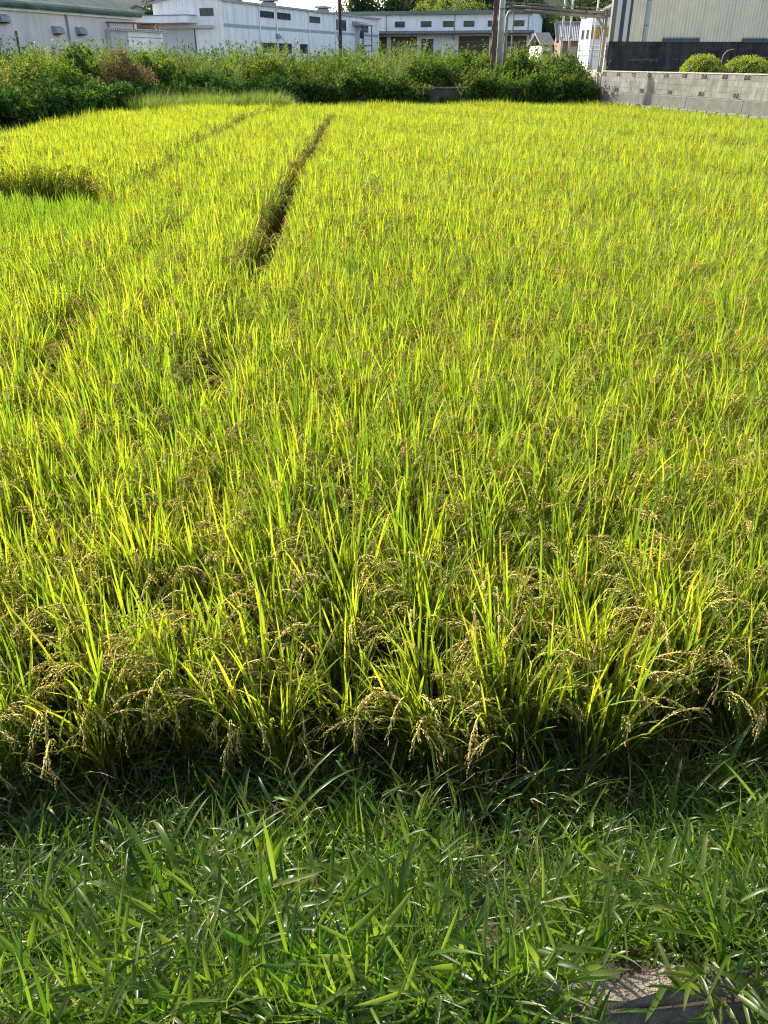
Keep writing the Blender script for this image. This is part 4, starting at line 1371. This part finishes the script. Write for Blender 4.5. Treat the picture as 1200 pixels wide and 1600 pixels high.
def hill(seed, lod, h=.86, lean=0.0, grain_frac=.5, split=False):
    """one rice hill: tillers with arching leaves, erect flag leaves and seed heads; returns (leaves, grains or list of seed heads)"""
    r = np.random.default_rng(seed)
    lf, gr, heads = Strips(), Strips(), []
    nt = {0: 34, 1: 27, 2: 22}[lod]
    K = {0: 6, 1: 4, 2: 3}[lod]
    wk = {0: 1.0, 1: 1.12, 2: 1.25}[lod]
    for k in range(nt):
        a = r.uniform(0, 6.283)
        rad = .045 * math.sqrt(r.random())
        p = np.array([rad * math.cos(a), rad * math.sin(a), 0.0])
        tl = abs(r.normal(.085, .065))
        hs = h * r.uniform(.56, .82)
        pos, tg = lf.leaf(p, a, tl, hs, .006 * wk, .10, 3, base_w=1, t0=0.0, t1=.45, rnd=r.random() * .5)
        top = pos[-1]
        rn = r.random()
        # flag leaf, erect
        lf.leaf(top - tg[-1] * .05, a + r.normal(0, .8), max(.02, tl + r.normal(.10, .12)), h * r.uniform(.24, .44), r.uniform(.007, .0112) * wk, max(0, r.normal(.22, .28)), K, .35 if lod == 0 else 0, rn, .4, 1.0, r.normal(0, .5))
        # second leaf
        q = pos[1] + (pos[2] - pos[1]) * r.random()
        lf.leaf(q, a + r.normal(0, 1.1), r.uniform(.12, .40), h * r.uniform(.38, .58), r.uniform(.008, .012) * wk, r.uniform(.2, .9), K, .35 if lod == 0 else 0, r.random(), .25, .95, r.normal(0, .5))
        if lod < 2 and r.random() < .75:      # old lower leaf
            q = pos[0] + (pos[1] - pos[0]) * r.random()
            lf.leaf(q, a + r.normal(0, 1.2), r.uniform(.3, .75), h * r.uniform(.28, .42), .008 * wk, r.uniform(.6, 1.7), K - 1, 0, .9 + .1 * r.random(), .0, .3)
        headed = r.random() < grain_frac
        if not headed:                         # a barren tiller carries one more upright blade
            lf.leaf(top - tg[-1] * r.uniform(.04, .14), a + r.normal(0, 1.0), max(.02, tl + r.normal(.08, .1)), h * r.uniform(.22, .40), r.uniform(.007, .011) * wk, max(0, r.normal(.2, .25)), K, .35 if lod == 0 else 0, r.random(), .45, 1.0, r.normal(0, .5))
        if headed:
            g = Strips() if split else gr
            s_ = Strips() if split else lf
            panicle(s_, g, top - tg[-1] * .02, a + r.normal(0, .9), tl + r.uniform(.05, .3), h * r.uniform(.22, .29), r.uniform(1.3, 2.4), lod, r)
            if split:
                heads.append((s_, g))
    return lf, (heads if split else gr)


def clip_field(x, y):
    """inside the paddy, off the furrow, the gap before the ripe crop and the grass strips"""
    d = back_side(x, y)
    ok = d < -.35
    # keep clear of the block wall
    s = (x - BW_O[0]) * bl[0] + (y - BW_O[1]) * bl[1]
    ok &= s < -.42
    return ok


rows = np.arange(-88, 90)
FX = lambda y: np.interp(y, [2, 5, 8, 16, 30.5, 40], [-1.0, -1.08, -1.28, -1.56, -1.82, -1.95])
xs_r = rows * .30
ys_r = np.arange(1.96, 41, .155)
RX, RY = np.meshgrid(xs_r, ys_r)
ROWSHIFT = lambda y: .055 * np.clip((y - 6.8) / 1.2, 0, 1) * np.clip((31 - y) / 2, 0, 1)
ROW = np.broadcast_to(rows, RX.shape).ravel()
RX = (RX + rng.normal(0, .026, RX.shape) + FX(RY) + ROWSHIFT(RY) * np.sign(rows)[None, :] + .012 * np.sin(RY * 3 + rows)).ravel()
RY = (RY + rng.normal(0, .035, RY.shape)).ravel()
cut = (ROW == 0) & (RY < 31) & (rng.random(len(RY)) < np.interp(RY, [5.4, 6.8, 7.9], [.1, .35, 1.0]))
cut |= (ROW == 0) & (RY > 4.4) & (RY < 5.4) & (rng.random(len(RY)) < .45)
cut |= (ROW == 4) & (RY > 7.5) & (RY < 17) & (rng.random(len(RY)) < .55)
cut |= (ROW == -4) & (RY > 4.8) & (RY < 10.5) & (rng.random(len(RY)) < .75)
cut |= (ROW == -7) & (RY > 5.5) & (RY < 9) & (np.sin(RY * 2.3) > .1)
k = ~cut & (RY > 2.07 + .05 * np.clip(RX, -1.6, 1.6) + .03 * np.sin(RX * 7)) & (np.abs(RX) < .52 * RY + 3.2) & clip_field(RX, RY)
RX, RY, ROW = RX[k], RY[k], ROW[k]
ripe = (RX < np.interp(RY, [13, 27, 40], [-4.05, -4.5, -4.6])) & (RY > 12.3)
GAP_HI = lambda x: 12.3 + np.clip((-3.7 - x) * 1.5, 0, 1.75)
gap = ((RX < -3.8) & (RY > 12.2) & (RY < GAP_HI(RX))) | ((np.abs(RX - np.interp(RY, [13, 27, 40], [-4.05, -4.5, -4.6])) < .14) & (RY > 13) & (RY < 33))
young = (RX < -3.2 - .35 * np.sin(RY * 3)) & (RY > 9.2) & (RY <= 12.25)
LEFT = lambda y: -9.2 - .15 * (y - 21)
FAR = lambda x: 33.3 + .773 * (x + 8.9)
endstrip = ((RX < -4.5) & (RY > FAR(RX))) | ((RX < LEFT(RY)) & (RY > 12) & (RY < 29))
base_ok = ~gap & ~endstrip
crop = base_ok & ~ripe & ~young

rice0 = [hill(1000 + i, 0) for i in range(8)]
rice_full = [join('rice_hill', [(a, M['rice_leaf']), (b, M['rice_grain'])]) for a, b in rice0]
rice1 = [join('rice_hill_mid', [(a, M['rice_leaf']), (b, M['rice_grain'])]) for a, b in (hill(1100 + i, 1) for i in range(8))]
rice2 = [join('rice_hill_far', [(a, M['rice_leaf']), (b, M['rice_grain'])]) for a, b in (hill(1200 + i, 2, grain_frac=.42) for i in range(8))]
ripe2 = [join('ripe_hill', [(a, M['ripe_leaf']), (b, M['ripe_grain'])]) for a, b in (hill(1300 + i, 2, .9, grain_frac=.55) for i in range(6))]
yng = [join('young_hill', [(a, M['young_leaf']), (b, M['rice_grain'])]) for a, b in (hill(1400 + i, 1, .80, grain_frac=.06) for i in range(6))]

# the 300 hills that show largest stand singly
vis = crop & (np.abs(RX) < (.62 + RY * .47))
order = np.nonzero(vis)[0][np.argsort(RY[vis])]
single = order[:300]
is_single = np.zeros(len(RX), bool)
is_single[single] = True
leafs = [a.mesh('leaf_blades', M['rice_leaf']) for a, _ in rice0]
grains = [b.mesh('seed_heads', M['rice_grain']) for _, b in rice0]
front = [hill(1600 + i, 0, .84, split=True) for i in range(6)]
front_leaf = [a.mesh('leaf_blades', M['rice_leaf']) for a, _ in front]
front_head = [[join('seed_head', [(s_, M['rice_grain']), (g, M['rice_grain'])]) for s_, g in hd] for _, hd in front]
for i, k in enumerate(single):
    first = RY[k] < 2.23 + .05 * np.clip(RX[k], -1.6, 1.6)
    lab = 'rice plant of the very first row, its stems bare down to the dry straw' if first else 'ripening rice plant with drooping seed heads standing behind the first row'
    t = thing('rice_plant', lab, 'rice plant', (RX[k], RY[k], 0), rng.uniform(0, 6.28), 'first row of rice plants' if first else 'rice plants behind the first row')
    e_ = wlean(np.array([[rng.normal(0, .05), rng.normal(0, .05), rng.uniform(0, 6.28)]]), (.12 + .1 * rng.random()) if RY[k] < 2.4 else .03, -.03 + .05 * math.sin(RX[k] * 2.3 + RY[k] * 1.7))[0]
    t.rotation_euler = tuple(e_)
    s_ = rng.uniform(.92, 1.08)
    t.scale = (s_, s_, s_)
    if RY[k] < 2.75:
        q = rng.integers(0, 6)
        link('leaf_blades', front_leaf[q], t)
        for me in front_head[q]:
            link('seed_head', me, t)
    else:
        q = rng.integers(0, 8)
        link('leaf_blades', leafs[q], t)
        tag(link('seed_heads', grains[q], t), kind='stuff')


def put(name, coll, nvar, mask, label, cat, s0, s1, zf=None):
    x, y = RX[mask], RY[mask]
    n = len(x)
    z = np.zeros(n) if zf is None else zf(x, y)
    hs = rng.uniform(s0, s1, n)
    sc = np.stack([hs, hs, hs * (1 + .05 * np.sin(x * 1.3 + y * .7))], 1)
    rt = rots(n, .07)
    lean = .5 * np.sin(x * 1.9 + 1.5 * np.sin(y * .8)) * np.sin(y * 1.3 + x * .6)
    wlean(rt, .05 * np.sin(x * .9 - y * 1.1), .06 * lean - .02)
    sc[:, 2] *= 1 + .06 * lean
    return scatter(name, coll, np.stack([x, y, z], 1), rt, sc, rng.integers(0, nvar, n), label, cat)


c0, c1, c2 = source('rice_hill_near', rice_full), source('rice_hill_mid', rice1), source('rice_hill_far', rice2)
m0 = crop & ~is_single & (RY < 8.5)
m1 = crop & ~is_single & (RY >= 8.5) & (RY < 16)
m2 = crop & ~is_single & (RY >= 16)
put('rice_crop', c0, 8, m0, 'dense green-gold rice crop filling the nearer paddy behind the first rows', 'rice', .92, 1.08)
put('rice_crop', c1, 8, m1, 'dense green-gold rice crop in the middle of the paddy', 'rice', .92, 1.08)
put('rice_crop', c2, 8, m2, 'bright yellow-green rice crop in the far paddy up to the walls', 'rice', .92, 1.08)
put('ripe_rice_crop', source('ripe_rice_hill', ripe2), 6, base_ok & ripe, 'yellower ripe rice plot behind the shaded gap', 'rice', .95, 1.1, lambda x, y: .06 + 0 * x)
put('young_rice_crop', source('young_rice_hill', yng), 6, base_ok & young, 'fresh green younger rice patch before the shaded gap', 'rice', .92, 1.05)

# furrow weeds and dry stubble in the furrow bottom
dry = source('dry_grass_source', [weed_grass(60 + i, M['dry_leaf'], .28, 26, .004, .009) for i in range(4)] + [weed_grass(66, M['strip_leaf'], .24, 16)])
N = 260
fy = rng.uniform(5.2, 31, N)
fx = np.interp(fy, [5, 8, 16, 30.5], [-1.06, -1.28, -1.56, -1.82]) - .08 + rng.normal(0, .12, N)
scatter('furrow_stubble', dry, np.stack([fx, fy, np.zeros(N) - .02], 1), rots(N, .35), uscale(rng.uniform(.5, 1.1, N)), rng.integers(0, 5, N), 'brown stubble and weeds along the narrow furrow through the rice', 'stubble')

# grass strips at the field's edges
strip = source('strip_grass_source', [weed_grass(70 + i, M['strip_leaf'], .9, 46) for i in range(4)] + [weed_grass(75, M['weed_silver'], 1.0, 40)])


def fill(n, x0, x1, y0, y1, cond):
    x, y = rng.uniform(x0, x1, n), rng.uniform(y0, y1, n)
    k = cond(x, y)
    return x[k], y[k]


x, y = fill(3600, -9.4, -4.2, 33, 39.5, lambda x, y: (back_side(x, y) < -.1) & (y > FAR(x) + .1 + .12 * np.sin(x * 3)))
scatter('tall_grass_strip', strip, np.stack([x, y, 0 * x], 1), rots(len(x), .1), uscale(rng.uniform(1.15, 1.6, len(x))), rng.integers(0, 5, len(x)), 'tall pale green grass strip at the far edge below the ivy hedge', 'grass')
x, y = fill(2600, -16, -8.5, 14, 29, lambda x, y: (back_side(x, y) < -.05) & (x < LEFT(y) + .1))
scatter('edge_grass', strip, np.stack([x, y, 0 * x], 1), rots(len(x), .1), uscale(rng.uniform(.75, 1.05, len(x))), rng.integers(0, 5, len(x)), 'pale grass strip at the paddy edge below the big dark shrub', 'grass')
y = rng.uniform(13.2, 33, 700)
x = np.interp(y, [13, 27, 40], [-4.05, -4.5, -4.6]) + rng.normal(0, .12, 700)
scatter('boundary_weeds', strip, np.stack([x, y, 0 * x], 1), rots(700, .15), uscale(rng.uniform(.7, 1.0, 700)), rng.integers(0, 5, 700), 'greyish weeds along the line between the ripe plot and the green rice', 'weeds')

# ------------------------------------------------------------------ verge grass
def crabgrass(seed, m, n=13):
    r = np.random.default_rng(seed)
    st = Strips()
    for k in range(n):
        a, L = r.uniform(0, 6.283), r.uniform(.10, .27)
        pos, tg = st.leaf((r.normal(0, .03), r.normal(0, .03), 0), a, r.uniform(.15, 1.1), L, .003, r.uniform(0, .5), 4, base_w=1, rnd=.6)
        for j in range(r.integers(4, 7)):
            q = r.uniform(.25, 1)
            c = np.array([np.interp(q, np.linspace(0, 1, 5), pos[:, d]) for d in range(3)])
            st.leaf(c, a + r.choice([-1, 1]) * r.uniform(.3, 1.4), r.uniform(.5, 1.25), r.uniform(.035, .11), r.uniform(.0045, .009) * (1.3 if seed % 2 else .9), r.uniform(.1, 1.2), 4, .3, None, twist=r.normal(0, .3), base_w=.7)
    return st.mesh('crabgrass', m)


def finegrass(seed, m, n=22, h=.24):
    r = np.random.default_rng(seed)
    st = Strips()
    for k in range(n):
        st.leaf((r.normal(0, .025), r.normal(0, .025), 0), r.uniform(0, 6.28), abs(r.normal(.1, .3)), h * r.uniform(.5, 1.25), r.uniform(.003, .0055), r.uniform(.1, 1.3), 5, .25)
    return st.mesh('finegrass', m)


def broadgrass(seed, m, n=8, h=.42):
    r = np.random.default_rng(seed)
    st = Strips()
    for k in range(n):
        st.leaf((r.normal(0, .012), r.normal(0, .012), 0), r.uniform(0, 6.28), abs(r.normal(.15, .18)), h * r.uniform(.55, 1.15), r.uniform(.010, .017), r.uniform(.6, 2.2), 10, .3, power=1.9, base_w=.6)
    return st.mesh('leaf_blades', m)


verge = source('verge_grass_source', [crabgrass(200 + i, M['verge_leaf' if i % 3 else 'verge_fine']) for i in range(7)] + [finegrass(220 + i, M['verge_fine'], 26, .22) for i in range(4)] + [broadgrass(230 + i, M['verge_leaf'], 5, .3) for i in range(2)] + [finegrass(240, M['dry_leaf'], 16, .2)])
N = 3500
x = rng.uniform(-4.5, 4.5, N)
y = EDGE(x) + rng.random(N) ** 1.0 * (2.3 - EDGE(x)) + .015
t_ = (y - EDGE(x)) / (2.2 - EDGE(x))
dens = np.where((x > .05) & (x < .30) & (t_ < .5), .6, 1.0)      # thin worn patch by the kerb
dens = np.where((x > .12) & (t_ < .12), .25, dens)
dens = dens * np.clip(.62 + .55 * np.sin(x * 5.1 + 2 * np.sin(y * 4)) * np.sin(y * 6.3 + x * 2), .35, 1)
k = rng.random(N) < dens
x, y, t_ = x[k], y[k], t_[k]
n = len(x)
kind = rng.random(n)
pt = np.sin(x * 3.3 + y * 2) + .6 * np.sin(y * 5 - x * 4)
kind = np.clip(kind + .22 * pt, 0, 1)
idx = np.where(kind < .60, rng.integers(0, 7, n), np.where(kind < .94, rng.integers(7, 11, n), rng.choice([11, 12, 13, 13], n)))
rt = wlean(rots(n, .25), .10, 0)
sc_ = rng.uniform(.75, 1.2, n) * (1.1 - .36 * t_) * (1 + .15 * pt)
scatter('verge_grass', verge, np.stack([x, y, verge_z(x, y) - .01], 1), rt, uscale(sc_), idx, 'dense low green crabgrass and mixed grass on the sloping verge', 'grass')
# runners and blades hanging over the kerb into the ditch
N = 380
x = rng.uniform(-4.5, 1.6, N)
y = EDGE(x) + rng.uniform(-.10, .08, N)
k = rng.random(N) < np.where(x < .25, 1, .09)
x, y = x[k], y[k]
n = len(x)
rt = wlean(rots(n, .2), rng.normal(.6, .2, n), 0)
scatter('kerb_grass', verge, np.stack([x, y, .80 - np.clip(EDGE(x) - y, 0, 1) * 1.2], 1), rt, uscale(rng.uniform(.8, 1.2, n)), np.where(rng.random(n) < .8, rng.integers(0, 7, n), rng.integers(7, 11, n)), 'crabgrass spilling over the ditch kerb at the verge edge', 'grass')
# taller grass growing up against the first row
N = 420
x = rng.uniform(-4.5, 4.5, N)
y = rng.uniform(1.75, 2.2, N)
k = rng.random(N) < np.where(x > -.1, 1, .35)
x, y = x[k], y[k]
n = len(x)
scatter('toe_grass', verge, np.stack([x, y, verge_z(x, y) - .01], 1), wlean(rots(n, .2), .12, 0), uscale(rng.uniform(1.0, 1.55, n)), rng.choice([0, 1, 2, 4, 5, 7, 8, 9, 10, 11, 12], n), 'taller weedy grass growing up against the stems of the first rice row', 'grass')
# dry straw at the foot of the rice
N = 560
x = rng.uniform(-4.5, 4.5, N)
y = rng.normal(1.98, .14, N) + .08 * x.clip(-1.5, 1.5)
k = rng.random(N) < np.where(x < -.2, 1, .75)
x, y = x[k], y[k]
n = len(x)
straw = source('straw_source', [weed_grass(240 + i, M['dry_leaf'], .40, 12, .0025, .0065) for i in range(5)])
rt = rots(n, .3)
rt[:, 0] += .5
rt[:, 2] = rng.normal(0, .8, n)
scatter('dry_straw', straw, np.stack([x, y, verge_z(x, y)], 1), rt, uscale(rng.uniform(.6, 1.1, n)), rng.integers(0, 5, n), 'dry bent rice straw and dead blades at the foot of the front row', 'straw')

# the large arching grass tufts one can tell apart
TUFTS = [(-.46, 1.72, 1.0, 'large grass tuft with one long blade arching over the dark gap before the straw'),
         (-.15, 1.92, 1.05, 'grass tuft with a broad blade bowed flat at the rice foot, nearest the paddy middle'),
         (-.33, 1.52, .9, 'upright grass tuft with a tall tapering blade just below the long arching blade'),
         (.33, 1.88, 1.0, 'grass tuft with curling pale blades below the tallest rice clump'),
         (.60, 1.80, 1.1, 'tall grass tuft with several arching blades beside the dense bright grass'),
         (.55, 1.50, .8, 'grass tuft with one pale sickle-shaped blade above the bare patch'),
         (.17, 2.05, 1.0, 'leafy grass tuft pressed against the stems of the front rice row'),
         (.86, 1.62, .9, 'thick bright grass tuft in the densest verge grass'),
         (-.02, 1.18, .8, 'grass tuft with a slanting long blade near the ditch kerb'),
         (-.78, 1.36, .8, 'grass tuft with a folded pale blade in the shaded verge'),
         (.45, 1.0, .7, 'grass tuft hanging over the bare concrete kerb'),
         (.72, .98, .75, 'grass tuft dangling into the dark ditch')]
for i, (x, y, s, lab) in enumerate(TUFTS):
    t = thing('grass_tuft', lab, 'grass', (x, y, float(verge_z(np.array([x]), np.array([y]))[0]) - .01), rng.uniform(0, 6.28), 'large grass tufts on the verge')
    t.scale = (s, s, s)
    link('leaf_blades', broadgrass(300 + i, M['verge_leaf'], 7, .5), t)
